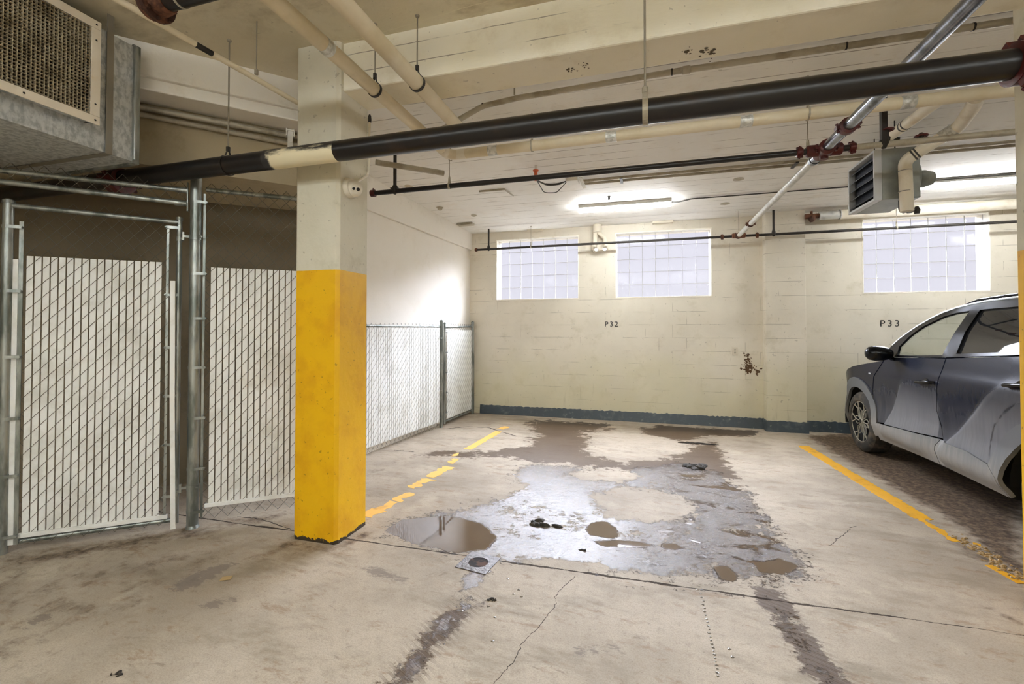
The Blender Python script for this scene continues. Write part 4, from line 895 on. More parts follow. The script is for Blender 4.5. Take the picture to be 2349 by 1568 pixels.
ql=onz(1328,484,3.10); qr=onz(1531,472,3.10)
lamp(ql[0],ql[0]+1.22,ql[1],zc(ql[1])+.0,'short white strip lamp glowing on the ceiling between the first two windows')
q=onz(2105,432,3.10); lamp(q[0]+.02,q[0]+1.24,q[1]-.05,zc(q[1]),'white strip lamp glowing behind the unit heater at right')
for x,y in ((-4.6,-.9),(-2.0,-.9),(.6,-.9),(3.2,-.9),(-4.6,-3.2),(-2.0,-3.2),(.6,-3.2),(3.2,-3.2),(-2.0,-5.4),(.6,-5.4)):  # unseen fill lamps, added to brighten the near bay
    lamp(x,x+2.4,y,ZF,'added unseen fill lamp, long suspended strip over the aisle behind the viewer',group='added fill lamps out of view',drop=.15)
lamp(5.8,7.02,4.2,zc(4.2),'added unseen strip lamp brightening the rear bay, beyond the right column')  # extra unseen lamp put in to brighten the rear bay
# ================================================================== UNIT HEATER
hx=1.93; hy0=4.56; hy1=5.08; hz0=2.545; hz1=2.975; dx=.27
t=thing('unit_heater','grey box unit heater with dark louvres hanging from the ceiling at right','heater',(hx,hy0,hz0))
b=MB(); b.box((hx,hy0,hz0),(hx+dx,hy1,hz1)); b.build('heater_body',M['heater'],t,bevel=.006)
b=MB(); f=.02
b.box((hx-.055,hy0,hz0),(hx,hy0+f,hz1)); b.box((hx-.055,hy1-f,hz0),(hx,hy1,hz1)); b.box((hx-.0548,hy0+f,hz0),(hx,hy1-f,hz0+f)); b.box((hx-.0548,hy0+f,hz1-f),(hx,hy1-f,hz1)); b.build('louvre_frame',M['heaterlight'],t,bevel=.002)
b=MB(); b.box((hx-.003,hy0+f,hz0+f),(hx-.001,hy1-f,hz1-f)); b.build('coil',M['coil'],t)
nl=5
for k in range(nl):
    z=hz0+f+(hz1-hz0-2*f)*(k+.5)/nl; b=MB(); b.obox((hx-.028,(hy0+hy1)/2,z),(0,1,0),(.8,0,.6),(.6,0,-.8),(hy1-hy0)/2-f-.004,.028,.0015); b.build('louvre_blade',M['louver'],t)
b=MB(); cm=((hy0+hy1)/2-.02); cz=(hz0+hz1)/2-.0; b.lathe((hx+dx,cm,cz),(1,0,0),[(0,.19),(.03,.185),(.05,.16),(.055,.1)],32); b.build('fan_shroud',M['heater'],t,smooth=True)
b=MB(); b.lathe((hx+dx+.05,cm,cz),(1,0,0),[(0,.075),(.09,.075),(.10,.07),(.15,.055),(.155,.02)],24); b.build('motor',M['heater'],t,smooth=True)
for y in (hy0+.08,hy1-.08):
    b=MB(); b.tube([(hx+.13,y,hz1),(hx+.13,y,zc(y))],.005,8); b.build('hanger_rod',M['dark'],t)
b=MB(); b.tube([(hx+.17,hy0+.06,hz0),(hx+.17,hy0+.06,hz0-.07),(hx+.17,hy0+.06,hz0-.10)],[.03,.03,.02],14); b.tube([(hx+.17,hy0+.06,hz0-.1),(hx+.24,hy0-.03,hz0-.1)],.014,10); b.lathe((hx+.20,hy0+.02,hz0-.12),(0,0,1),[(0,.02),(.03,.026),(.05,.018)],10); b.build('steam_trap',M['dark'],t,smooth=True)
# insulated supply pipes to the heater
XH=ony(2080,440,hy0-.09)[0]; YH=hy0-.09; zt=ony(2080,368,hy0-.09)[2]
h1=thing('heater_supply_pipe','cream insulated pipe bending down in front of the grey unit heater','pipe',(XH,YH,hz0-.1))
a2=onz(2222,250,3.10)
b=MB(); pth=fillet([(XH-.0,YH,hz0-.13),(XH-.01,YH,zt),tuple(onz(2200,290,3.0)),tuple(onz(2232,245,3.02)),tuple(onz(2240,222,3.02))],.08,7)
b.tube(pth,.046,20); b.build('insulation',M['beige2'],h1,smooth=True)
for z in (hz0+.03,hz0+.2): b=MB(); b.lathe((XH-.01,YH,z),(0,0,1),[(0,.047),(.006,.047)],20); b.build('band',M['strap'],h1,smooth=True)
pA=np.array((XH-.01,YH,zt)); pB=onz(2200,290,3.0); dd=pB-pA; dl=dd/np.linalg.norm(dd)
for s_ in (.16,.22): b=MB(); b.lathe(pA+dd*s_,dl,[(0,.048),(.012,.048)],20); b.build('black_band',M['rubber'],h1,smooth=True)
b=MB(); e1_=pA; e2_=pB; pC=e1_*.32+e2_*.68; b.lathe(pC,(e2_-e1_)/np.linalg.norm(e2_-e1_),[(0,.047),(.001,.05),(.09,.05),(.091,.047)],20); b.build('foil_tape',M['foil'],h1)
b=MB(); b.tube([(XH+.03,YH+.03,hz0-.11),(XH+.12,YH+.09,hz0-.11)],.012,10); b.lathe((XH+.1,YH+.07,hz0-.14),(0,0,1),[(0,.018),(.03,.024),(.06,.012)],10); b.build('valve',M['dark'],h1,smooth=True)
A_=onz(2035,317,3.05); B_=onz(2135,244,3.05); dd=B_-A_
h2=thing('heater_return_pipe','cream insulated pipe with black bands slanting up left of the heater supply','pipe',A_)
b=MB(); b.tube([A_,B_+dd*.25],.04,20); b.build('insulation',M['beige2'],h2,smooth=True)
for s_ in (.40,.47): b=MB(); b.lathe(A_+dd*s_,dd/np.linalg.norm(dd),[(0,.042),(.014,.042)],20); b.build('black_band',M['rubber'],h2,smooth=True)
A_=onz(2040,318,3.05); b=MB(); b.lathe(A_-np.array((.06,0,.0)),(1,0,0),[(0,.02),(.02,.032),(.06,.026),(.1,.03)],12); b.tube([A_,A_+np.array((.07,0,-.01))],.014,10); b.build('valve_body',M['dark'],h2,smooth=True)
# hand valves
for px_,py_,lab in ((2113,312,'small red hand wheel valve above the grey pipe over the heater'),(2036,298,'brass and red valve beside the dark hanger bar left of the heater')):
    q=ony(px_,py_,YN); t=thing('hand_valve',lab,'valve',q)
    b=MB(); b.tube([(q[0],q[1],ZS+.02),q],.008,8); b.lathe((q[0],q[1],ZS+.018),(0,0,1),[(0,.014),(.03,.018),(.04,.01)],10); b.build('stem',M['dark'],t,smooth=True)
    b=MB(); b.tube(arc_pts(q,(1,0,0),(0,1,0),.035,0,2*PI,21)[:-1],.007,8,closed=True); b.bar(q-np.array((.033,0,0)),q+np.array((.033,0,0)),.008,.006); b.bar(q-np.array((0,.033,0)),q+np.array((0,.033,0)),.008,.006); b.build('hand_wheel',M['red'],t,smooth=True)
# large painted pipe over window 3
zp=3.02; q=ony(1990,482,7.25)
t=thing('steam_pipe','fat cream painted pipe with a stained bare end above the right window','pipe',(2.2,7.25,q[2]))
yp=7.27; xs_=[ony(v,485,yp)[0] for v in (1852,1880,1925,1935)]; zq=ony(1940,491,yp)[2]
b=MB(); b.tube([(xs_[2],yp,zq),(XR-.1,yp,zq)],.065,24); b.build('insulation',M['beige2'],t,smooth=True)
b=MB(); b.tube([(xs_[1]-.01,yp,zq),(xs_[2]+.02,yp,zq)],.058,24); b.lathe((xs_[2],yp,zq),(1,0,0),[(0,.068),(.012,.068)],24); b.build('bare_section',M['silverlight'],t,smooth=True)
b=MB(); b.tube([(xs_[0]-.03,yp,zq),(xs_[1],yp,zq)],.035,16); b.lathe((xs_[0]+.02,yp,zq-.03),(1,0,0),[(0,.03),(.02,.055),(.05,.05),(.07,.03)],14); b.tube([(xs_[0]+.05,yp,zq-.05),(xs_[0]+.05,yp,zq+.07)],.016,10); b.build('valve_body',M['rust'],t,smooth=True)
# painted forked pipe between windows 1 and 2
q=ony(1372,540,7.36)
t=thing('forked_drain_pipe','wall coloured forked pipe hanging between the two left windows','pipe',q)
M['wallpipe']=simple('wall coloured pipe paint',(214,204,184),.6)
z0=3.1; xk=ony(1370,540,7.37)[0]; zb=ony(1370,575,7.37)[2]
b=MB(); b.tube([(xk,7.37,zc(7.37)),(xk,7.37,z0-.1)],.07,18); b.tube(fillet([(xk-.03,7.37,z0-.08),(xk-.045,7.37,zb+.03),(xk-.02,7.33,zb-.0)],.04),.038,16); b.tube(fillet([(xk,7.37,z0-.08),(xk+.12,7.37,z0-.20),(xk+.13,7.37,zb+.06),(xk+.12,7.33,zb+.02)],.05),.034,16); b.build('pipe_body',M['wallpipe'],t,smooth=True)
b=MB()
for xo in (-.01,.12): b.lathe((xk+xo,7.30,zb+.01),(0,1,0),[(0,.03),(.02,.034),(.05,.03)],14)
b.build('clean_out_cap',M['silverlight'],t,smooth=True)
b=MB(); r=random.Random(8)
for x,y,s_ in ((1625,118,1.3),(1575,118,.8),(1310,160,.7),(1340,150,.6),(785,190,.0)):
    for k in range(14 if s_ else 0):
        q=onz(x+r.gauss(0,8*s_),y+r.gauss(0,7*s_),3.0988-.0002*k); R_=.006*s_*r.uniform(.5,1.8)
        b.add([(q[0]+R_*(1+.3*math.sin(3*a+k))*math.cos(a),q[1]+R_*math.sin(a),q[2]) for a in np.linspace(0,2*PI,9,endpoint=False)],[tuple(range(9))])
tag(b.build('beam_stain',M['stencil']),'small dark mould spots on the underside of the big cross beam','stain',kind='stuff')
# ================================================================== SMALL CEILING FIXTURES
def cfix(px,py,r,h,name,label,cat,mat='conduit'):
    y=6.0
    for _ in range(6): q=onz(px,py,zc(y)); y=q[1]
    b=MB(); b.lathe((q[0],q[1],zc(y)+.002),(0,0,-1),[(0,r*1.5),(.006,r*1.5),(.008,r),(h,r*.9),(h+.006,r*.4)],20); return tag(b.build(name,M[mat],smooth=True),label,cat),q
def cpt(px,py,dz=0):
    y=5.0
    for _ in range(8): q=onz(px,py,zc(y)-dz); y=q[1]
    return q
cfix(937,427,.035,.04,'ceiling_box','round painted ceiling box above the near branch pipe, nearest the column','ceiling box','wallpipe')
cfix(1009,476,.035,.035,'ceiling_box','round ceiling box in the middle, beyond the near branch pipe','ceiling box','conduit')
cfix(1087,493,.03,.02,'ceiling_box','small round ceiling box beside the left wall, farthest back','ceiling box','conduit')
cfix(1397,450,.014,.045,'ceiling_hook','small dark hook on the ceiling above the middle lamp','hook','dark')
cfix(1694,411,.04,.012,'ceiling_disc','small oval ceiling disc above the cable','ceiling cap','conduit')
cfix(1663,467,.04,.012,'ceiling_disc','small oval ceiling disc left of the silver pipe, below the cable','ceiling cap','conduit')
for i,(px_,py_,w_,lab) in enumerate(((1137,434,.3,'thin L shaped metal angle on the ceiling above the first window'),(1068,512,.26,'flat tan bracket on the ceiling in the left rear corner'),(1228,527,.26,'cream plate clamped on the ceiling edge over the first window'),(1520,508,.30,'cream plate clamped on the ceiling edge over the second window'))):
    q=cpt(px_,py_); b=MB()
    if i==0:
        b.bar(q-np.array((.22,0,.01)),q+np.array((.12,0,-.01)),.02,.02); b.bar(q+np.array((.12,0,-.01)),q+np.array((.15,.28,-.012)),.012,.02)
    else: b.box((q[0]-w_/2,q[1]-.06,zc(q[1]+.06)-.03),(q[0]+w_/2,q[1]+.06,zc(q[1]-.06)))
    tag(b.build('metal_angle' if i==0 else 'ceiling_bracket',M['conduit' if i<2 else 'wallpipe']),lab,'bracket')
# orange detector, junction box, wires
q=cpt(1233,385); t=thing('fire_detector','small orange capped detector on a white stem by the near branch pipe','detector',q)
qo=onz(1229,402,zc(q[1])-.10)
b=MB(); b.lathe((qo[0],qo[1],zc(qo[1])-.16),(0,0,1),[(0,.018),(.10,.02),(.105,.032),(.115,.032),(.116,.01)],18); b.build('orange_cap',M['orange'],t,smooth=True)
b=MB(); b.tube([(qo[0],qo[1],zc(qo[1])-.05),(qo[0],qo[1],zc(qo[1]))],.017,14); b.build('stem',M['white'],t,smooth=True)
qj=cpt(1315,415,.04)
t=thing('junction_box','white metal junction box with flat strap on the rear ceiling','junction box',qj)
b=MB(); b.box((qj[0]-.075,qj[1]-.08,zc(qj[1])-.06),(qj[0]+.06,qj[1]+.08,zc(qj[1]))); b.build('box_body',M['white'],t,bevel=.004)
b=MB(); b.box((qj[0]+.085,qj[1]-.16,zc(qj[1])-.07),(qj[0]+.125,qj[1]+.22,zc(qj[1])-.062)); b.build('strap',M['conduit'],t)
e0=np.array((qj[0]-.07,qj[1],zc(qj[1])-.035)); e1=np.array((qo[0]+.01,qo[1],zc(qo[1])-.155))
for k,(sag,rr) in enumerate(((.05,.007),(.02,.009),(.10,.005))):
    m_=(e0+e1)/2-np.array((.03*k,-.05*k,sag)); b=MB(); b.tube(fillet([e0,m_+np.array((.08,.02*k,0)),m_-np.array((.06,0,0)),e1+np.array((0,.01*k,0))],.08,6),rr,8); b.build('wire',M['rubber'],t,smooth=True)
# ================================================================== WALL MARKS
def text(s,px,py,h,name,label):
    cu=bpy.data.curves.new(name,'FONT'); cu.body=s; cu.size=h; cu.extrude=.0008; cu.space_character=1.35; cu.offset=.0006
    o=bpy.data.objects.new(name,cu); col.objects.link(o); q=ony(px,py,YB-.002); o.location=tuple(q); o.rotation_euler=(PI/2,0,0); cu.materials.append(M['ink']); bpy.context.view_layer.update()
    me=bpy.data.meshes.new_from_object(o); me.name=name; n=bpy.data.objects.new(name,me); n.location=o.location; n.rotation_euler=o.rotation_euler; bpy.data.objects.remove(o); bpy.data.curves.remove(cu); col.objects.link(n); n.name=name; return tag(n,label,'number')
text('P32',1387,748.5,.115,'stencilled_number','small black stencilled P32 on the wall below and between the left windows')
text('P33',2018,748.5,.125,'stencilled_number','small black stencilled P33 on the wall above the car')
q=ony(1686,805,YB); t=thing('wall_outlet','small cream outlet plate on the back wall left of the pilaster','outlet',q)
b=MB(); b.box((q[0]-.035,YB-.008,q[2]-.057),(q[0]+.035,YB,q[2]+.057)); b.build('cover_plate',M['wallpipe'],t,bevel=.003)
b=MB()
for z in (-.022,.022): b.lathe((q[0],YB-.008,q[2]+z),(0,-1,0),[(0,.014),(.002,.013)],12)
b.build('socket',M['conduit'],t)
b=MB(); r=random.Random(5)
path_=[(1711,815,1.0),(1715,825,1),(1713,840,1.2),(1718,845,1.3),(1728,843,1),(1738,848,1),(1722,838,.8),(1712,850,.8),(1708,832,.5)]
for i,(x,y,s_) in enumerate(path_):
    for k in range(16):
        q=ony(x+r.gauss(0,3.6),y+r.gauss(0,4.2),YB); n=9; R=s_*r.uniform(.003,.015)
        pts=[(q[0]+R*(1+.4*math.sin(3*a+k))*math.cos(a),YB-.0012-.0001*(i+k*.3),q[2]+1.2*R*(1+.3*math.cos(2*a+i))*math.sin(a)) for a in np.linspace(0,2*PI,n,endpoint=False)]
        b.add(pts,[tuple(range(n))])
st=b.build('wall_stain',M['brownstain']); tag(st,'dark brown chipped stain on the back wall beside the pilaster','stain')
# ================================================================== CAR
XC=2.42
ZK=[(.2,.07),(.30,.03),(.40,.0),(.5,.010),(.62,.026),(.8,.014),(.95,.0),(1.03,.008),(1.09,.026),(1.25,.060),(1.42,.122),(1.6,.225),(1.72,.33)]
zk_,ok_=zip(*ZK)
CAR_H=XC+.93
def offx(y,z):
    o=float(np.interp(z,zk_,ok_))
    if y>6.45: o+=.16*((y-6.45)/.65)**2.2
    if y<3.3: o+=.14*((3.3-y)/.7)**2
    return o
def sm(x): x=max(0,min(1,x)); return x*x*(3-2*x)
def crease(y,z):
    # facets pressed into the doors: right of each slanting crease the sheet faces slightly upward
    o=0
    for ax,az,bx,bz,yend,zt in ((5.776,.416,5.406,.974,4.86,.98),(4.70,.551,4.08,1.11,3.3,1.13)):
        if y>ax+.05 or not .28<z<1.14: continue
        d=-((y-ax)*(bz-az)-(z-az)*(bx-ax))/math.hypot(bx-ax,bz-az)
        o-=.034*sm(d/.05)*sm((y-yend)/.28)*max(0,min(1,(zt-z)/(zt-.45)))*sm((z-.28)/.08)
        o+=.012*sm((.05-d)/.05)*sm((d+.35)/.3)*sm((1.0-z)/.3)*sm((z-.38)/.1)
    return o
def side(y,z,lift=0,mirror=False):
    x=XC+offx(y,z)+crease(y,z)-lift
    if mirror: x=2*CAR_H-x
    return (x,y,z)
def densify(poly,h=.05):
    out=[]
    for i in range(len(poly)):
        a=np.array(poly[i]);c=np.array(poly[(i+1)%len(poly)]); n=max(1,int(np.linalg.norm(c-a)/h))
        for k in range(n): out.append(tuple(a+(c-a)*k/n))
    return out
def inside(p,poly):
    x,y=p; c=False; n=len(poly)
    for i in range(n):
        a=poly[i];d=poly[(i+1)%n]
        if (a[1]>y)!=(d[1]>y) and x<(d[0]-a[0])*(y-a[1])/(d[1]-a[1])+a[0]: c=not c
    return c
def panel(name,poly,mat,parent,lift=0,h=.032,thick=.012,both=True,f=side,smooth=True,bevel=0):
    P=densify(poly,h); n=len(P); ys=[p[0] for p in P]; zs=[p[1] for p in P]; pts=[Vector(p) for p in P]
    for y in np.arange(min(ys),max(ys),h):
        for z in np.arange(min(zs),max(zs),h):
            q=(y+.003,z+.002)
            if inside(q,poly):
                dm=min((q[0]-p[0])**2+(q[1]-p[1])**2 for p in P)
                if dm>(h*.45)**2: pts.append(Vector(q))
    r=delaunay_2d_cdt(pts,[(i,(i+1)%n) for i in range(n)],[],1,1e-6)
    vs=r[0]; fs=[tuple(q) for q in r[2]]
    b=MB()
    if both: panel(name,poly,mat,parent,lift,h,thick,False,lambda y,z,l,m:side(y,z,l,True),smooth)
    b.add([f(v[0],v[1],lift,False) for v in vs],fs)
    off=np.array(parent_loc(parent)); me=bpy.data.meshes.new(name); me.from_pydata([tuple(np.array(p)-off) for p in b.v],[],b.f); me.materials.append(mat)
    # face outward (towards -X on the near side, +X on the far side)
    bm=bmesh.new(); bm.from_mesh(me)
    for fc in bm.faces:
        c=fc.calc_center_median(); nn=fc.normal
        if (c.x+off[0]<CAR_H)==(nn.x>0): fc.normal_flip()
    bm.to_mesh(me); bm.free()
    if smooth: me.shade_smooth()
    o=bpy.data.objects.new(name,me); col.objects.link(o); o.parent=parent
    if thick>.004: s=o.modifiers.new('t','SOLIDIFY'); s.thickness=thick; s.offset=-1; e=o.modifiers.new('e','EDGE_SPLIT'); e.split_angle=math.radians(42)
    return o
def paint_mat(name,base,dust_light,hi,rough=.25,coat=.8,metal=.4,amt=.9,facet_light=False):
    m,nt,b,o=newmat(name); co=co_world(nt); X,Y,Z=_n(nt,'ShaderNodeSeparateXYZ',{0:co}).outputs
    st=noise(nt,co_world(nt,(8,26,1.2)),1.6,5); n2=noise(nt,co,3,5)
    gn=_n(nt,'ShaderNodeNewGeometry'); nz=_n(nt,'ShaderNodeSeparateXYZ',{0:gn.outputs['Normal']}).outputs[2]
    d=mr(nt,mth(nt,'ADD',mth(nt,'ADD',Z,mth(nt,'MULTIPLY',st,.30)),mth(nt,'MULTIPLY',n2,.2)),.45,hi,amt,0)
    if facet_light:  # painted paler right of each crease: dust plus light on the upturned facets
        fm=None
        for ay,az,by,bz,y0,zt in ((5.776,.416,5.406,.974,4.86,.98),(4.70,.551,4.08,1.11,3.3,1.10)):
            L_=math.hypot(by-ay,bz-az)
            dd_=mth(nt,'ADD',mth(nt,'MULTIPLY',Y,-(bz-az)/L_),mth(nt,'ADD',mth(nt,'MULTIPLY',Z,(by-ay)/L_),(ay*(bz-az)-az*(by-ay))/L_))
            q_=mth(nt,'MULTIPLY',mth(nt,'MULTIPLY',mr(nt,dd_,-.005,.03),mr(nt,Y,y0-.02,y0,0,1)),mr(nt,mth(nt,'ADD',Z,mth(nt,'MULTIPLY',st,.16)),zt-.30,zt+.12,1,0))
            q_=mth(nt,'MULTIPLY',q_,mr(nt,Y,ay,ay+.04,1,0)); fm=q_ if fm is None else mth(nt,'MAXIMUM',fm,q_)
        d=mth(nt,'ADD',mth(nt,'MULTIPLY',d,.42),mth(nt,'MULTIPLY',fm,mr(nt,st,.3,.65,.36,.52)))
    c=mixc(nt,d,lin(base),lin(dust_light)); setin(nt,b,'Base Color',c)
    setin(nt,b,'Specular IOR Level',.16 if facet_light else .3)
    setin(nt,b,'Metallic',mth(nt,'MULTIPLY',mth(nt,'SUBTRACT',1.0,d),metal)); setin(nt,b,'Roughness',mr(nt,d,0,1,rough,.55,False)); setin(nt,b,'Coat Weight',mth(nt,'MULTIPLY',mth(nt,'SUBTRACT',1.0,d),coat*.10)); setin(nt,b,'Coat Roughness',.08)
    return m
M['paint']=paint_mat('dusty dark blue paint with lit facets',(26,30,44),(138,138,140),1.30,metal=0.0,amt=.75,coat=.6,facet_light=True)
M['clad']=paint_mat('dusty grey cladding',(104,106,108),(160,156,148),.9,.5,0,0,.8)
M['gblack']=simple('gloss black trim',(14,15,18),.22,spec=.3)
M['chrome']=simple('bright satin trim',(220,222,224),.35,.6)
M['tyre']=simple('tyre rubber',(52,50,47),.8,0,(92,84,72),9,.45,.65)
M['rim']=simple('machined alloy',(226,222,208),.3,.6)
M['rimdark']=simple('dark alloy pocket',(30,31,34),.35,.5)
M['under']=simple('black underbody',(22,21,20),.8)
M['seat']=simple('light cabin trim',(96,98,98),.8)
def carglass():
    m,nt,b,o=newmat('car window glass'); nt.nodes.remove(b)
    t=_n(nt,'ShaderNodeBsdfTransparent',{0:(.90,.94,.92,1)}); g=_n(nt,'ShaderNodeBsdfGlossy',{'Roughness':.01})
    fr=_n(nt,'ShaderNodeFresnel',{0:ior_in(nt,1.55)}); f2=mth(nt,'ADD',mth(nt,'MULTIPLY',fr.outputs[0],1.4),.03); m2=_n(nt,'ShaderNodeMixShader',{0:f2,1:t.outputs[0],2:g.outputs[0]})
    nt.links.new(m2.outputs[0],o.inputs[0]); return m
M['cglass']=carglass()
m,nt,bb_,oo_=newmat('dark rear window glass'); setin(nt,bb_,'Base Color',(.02,.022,.025)); setin(nt,bb_,'Roughness',.02); setin(nt,bb_,'Specular IOR Level',.9); M['dglass']=m
car=thing('parked_car','dusty dark blue SUV parked beside the back wall at right','car',(CAR_H,5.0,0))
YW1,YW2,RW=6.41,3.655,.352
def circ(cy,cz,r,a0,a1,n): return [(cy+r*math.cos(a),cz+r*math.sin(a)) for a in np.linspace(a0,a1,n)]
rad=math.radians
# body panels in (Y,z). Front fender
def arch(cy,r,za=.27,n=14,rev=False,rz=None):
    rz=rz or r; a=math.asin(max(-1,(za-RW)/rz)); A=[(cy+r*math.cos(t_),RW+rz*math.sin(t_)) for t_ in np.linspace(a,PI-a,n)]
    return A[::-1] if rev else A
AF_in=arch(YW1,.405,.27,16,rz=.41); AF_out=arch(YW1,.52,.32,16,rz=.525); AR_in=arch(YW2,.405,.27,16,rz=.41); AR_out=arch(YW2,.52,.32,16,rz=.525)
fender=[(6.93,.40)]+[p for p in AF_out if p[1]>.40]+[(5.90,.42),(6.02,.60),(6.045,.75),(5.98,.92),(5.87,1.03),(5.82,1.115),(6.0,1.085),(6.22,1.05),(6.5,1.0),(6.72,.94),(6.87,.86),(6.97,.70),(7.0,.55),(6.98,.42)]
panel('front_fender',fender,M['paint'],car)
door1=[(5.885,.445),(5.89,.46),(6.00,.60),(6.025,.75),(5.96,.92),(5.85,1.03),(5.80,1.115),(5.66,1.16),(5.3,1.175),(4.795,1.20),(4.815,1.06),(4.84,.90),(4.875,.75),(4.83,.63),(4.775,.52)]
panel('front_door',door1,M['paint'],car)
door2=[(4.765,.50),(4.82,.63),(4.865,.75),(4.83,.90),(4.803,1.06),(4.783,1.20),(4.4,1.232),(3.9,1.27),(3.62,1.30),(3.66,1.12),(3.78,1.0),(3.92,.95),(4.03,.87),(4.14,.76),(4.19,.62),(4.16,.46)]
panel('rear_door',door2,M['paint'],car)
rear=[p for p in AR_out if p[1]>.45]+[(2.95,.42),(2.62,.45),(2.56,.7),(2.60,1.0),(2.66,1.2),(2.85,1.38),(3.61,1.31),(3.65,1.12),(3.77,1.01),(3.92,.96),(4.04,.885),(4.16,.77),(4.2,.62),(4.17,.47)]
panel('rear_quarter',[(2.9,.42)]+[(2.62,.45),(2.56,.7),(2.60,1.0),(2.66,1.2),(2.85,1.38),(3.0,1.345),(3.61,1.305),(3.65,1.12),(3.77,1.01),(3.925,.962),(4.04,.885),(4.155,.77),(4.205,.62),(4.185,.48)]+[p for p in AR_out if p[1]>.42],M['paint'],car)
# claddings
panel('wheel_arch_trim',AF_out+[(5.90,.29),(6.02,.27)]+AF_in[::-1]+[(6.93,.27),(6.95,.32)],M['clad'],car,lift=.014,thick=.03)
panel('wheel_arch_trim',AR_out+AR_in[::-1],M['clad'],car,lift=.014,thick=.03)
sill=[(5.99,.40),(5.885,.43),(5.4,.475),(4.775,.508),(4.4,.495),(4.15,.445),(4.13,.28),(4.82,.285),(5.6,.265),(5.94,.25)]
panel('sill_cladding',[(5.93,.40),(5.885,.43),(5.4,.475),(4.785,.508),(4.85,.44),(4.84,.285),(5.6,.265),(5.92,.25)],M['clad'],car,lift=.016,thick=.03)
panel('sill_cladding',[(4.775,.508),(4.4,.505),(4.16,.47),(4.08,.40),(4.07,.27),(4.83,.285),(4.84,.44)],M['clad'],car,lift=.016,thick=.03)
# greenhouse
roof_side=[(5.762,1.231),(5.612,1.345),(5.419,1.47),(5.282,1.54),(5.162,1.59),(5.009,1.632),(4.851,1.655),(4.693,1.67),(4.4,1.68),(4.0,1.675),(3.6,1.655),(3.2,1.61),(2.95,1.56)]
g1=[(5.55,1.185),(5.56,1.27),(5.46,1.37),(5.31,1.475),(5.10,1.56),(4.95,1.59),(4.79,1.60),(4.79,1.42),(4.83,1.225),(5.3,1.195)]
g2=[(4.655,1.245),(4.67,1.605),(4.2,1.615),(3.75,1.60),(3.62,1.33),(4.1,1.285)]
frame=[(5.84,1.125),(5.762,1.231),(5.612,1.345),(5.419,1.47),(5.282,1.54),(5.162,1.59),(5.009,1.632),(4.851,1.655),(4.693,1.67),(4.4,1.68),(4.0,1.675),(3.6,1.655),(3.2,1.61),(2.95,1.56),(2.82,1.40),(3.0,1.345),(3.62,1.312),(4.1,1.262),(4.785,1.208),(5.3,1.18),(5.66,1.165)]
def panel_holes(name,outer,holes,mat,parent,lift,h=.045,thick=.02):
    P=densify(outer,h); loops=[P]+[densify(q,h) for q in holes]; pts=[];edges=[]
    for L in loops:
        n0=len(pts); pts+= [Vector(p) for p in L]; edges+=[(n0+i,n0+(i+1)%len(L)) for i in range(len(L))]
    r=delaunay_2d_cdt(pts,edges,[],2,1e-6)
    fs=[]
    for q in r[2]:
        c=sum((Vector(r[0][i]) for i in q),Vector((0,0)))/len(q)
        if inside(c,outer) and not any(inside(c,hh) for hh in holes): fs.append(tuple(q))
    for mrr in(False,True):
        b=MB(); b.add([side(v[0],v[1],lift,mrr) for v in r[0]],fs)
        o=b.build(name,mat,parent,smooth=False); o.data.shade_smooth(); s=o.modifiers.new('t','SOLIDIFY'); s.thickness=thick; s.offset=0; e=o.modifiers.new('e','EDGE_SPLIT'); e.split_angle=math.radians(50)
panel_holes('window_surround',frame,[g1,g2],M['gblack'],car,.0)
panel('front_side_window',g1,M['cglass'],car,lift=-.006,thick=.003,h=.08)
panel('rear_side_window',g2,M['dglass'],car,lift=-.006,thick=.003,h=.08)
# belt moulding, roof edge strip, door handles, mirror
def polyline_tube(name,pts,r,mat,lift,n=8,both=True):
    for mrr in ((False,True) if both else (False,)): b=MB(); b.tube([side(y,z,lift,mrr) for y,z in pts],r,n); b.build(name,mat,car,smooth=True)
polyline_tube('belt_moulding',[(5.6,1.172),(5.3,1.186),(4.79,1.212),(4.1,1.268),(3.62,1.318)],.004,M['chrome'],.002)
polyline_tube('roof_trim_reflection',[(5.70,1.285)]+[(y,z+.010) for y,z in roof_side[1:]],.014,M['chrome'],.0)  # wide bright strip stands in for the sky reflection along the roof rail
polyline_tube('roof_rail',[(5.0,1.665),(4.9,1.70),(4.6,1.715),(4.2,1.722),(3.7,1.71),(3.3,1.67),(3.15,1.63)],.014,M['gblack'],-.03)
for (y,z) in ((4.985,.975),(3.93,1.07)):
    for s_ in (False,):
        b=MB(); P=[side(y+d_,z+.01*dz-.012*(d_/.11),lf) for d_,dz,lf in ((.115,0,.0),(.10,0,.028),(0,0,.036),(-.10,0,.030),(-.115,0,.0))]
        b.tube(P,[.010,.014,.016,.014,.010],10); b.build('door_handle',M['gblack'],car,smooth=True)
        b=MB(); c=np.array(side(y,z-.01,-.004)); b.lathe(c,(-1,0,0),[(0,.045),(.004,.043)],20); b.build('handle_recess',M['gblack'],car,smooth=True)
b=MB(); 
prm=[(0,.035),(.03,.062),(.08,.078),(.15,.082),(.20,.07),(.225,.04),(.23,.005)]
def mir(b,c,sx):
    n=18; vs=[];fs=[]
    for h_,r_ in prm:
        for k in range(n):
            a=2*PI*k/n; vs.append((c[0]-sx*h_,c[1]+1.0*r_*math.cos(a)*.75+.10*h_,c[2]+r_*math.sin(a)*.95))
    for j in range(len(prm)-1):
        for k in range(n): fs.append((j*n+k,j*n+(k+1)%n,(j+1)*n+(k+1)%n,(j+1)*n+k))
    fs+=[tuple(range(n))[::-1],tuple((len(prm)-1)*n+k for k in range(n))]; b.add(vs,fs)
mc=np.array(side(5.60,1.20,0)); mc[0]-=.03
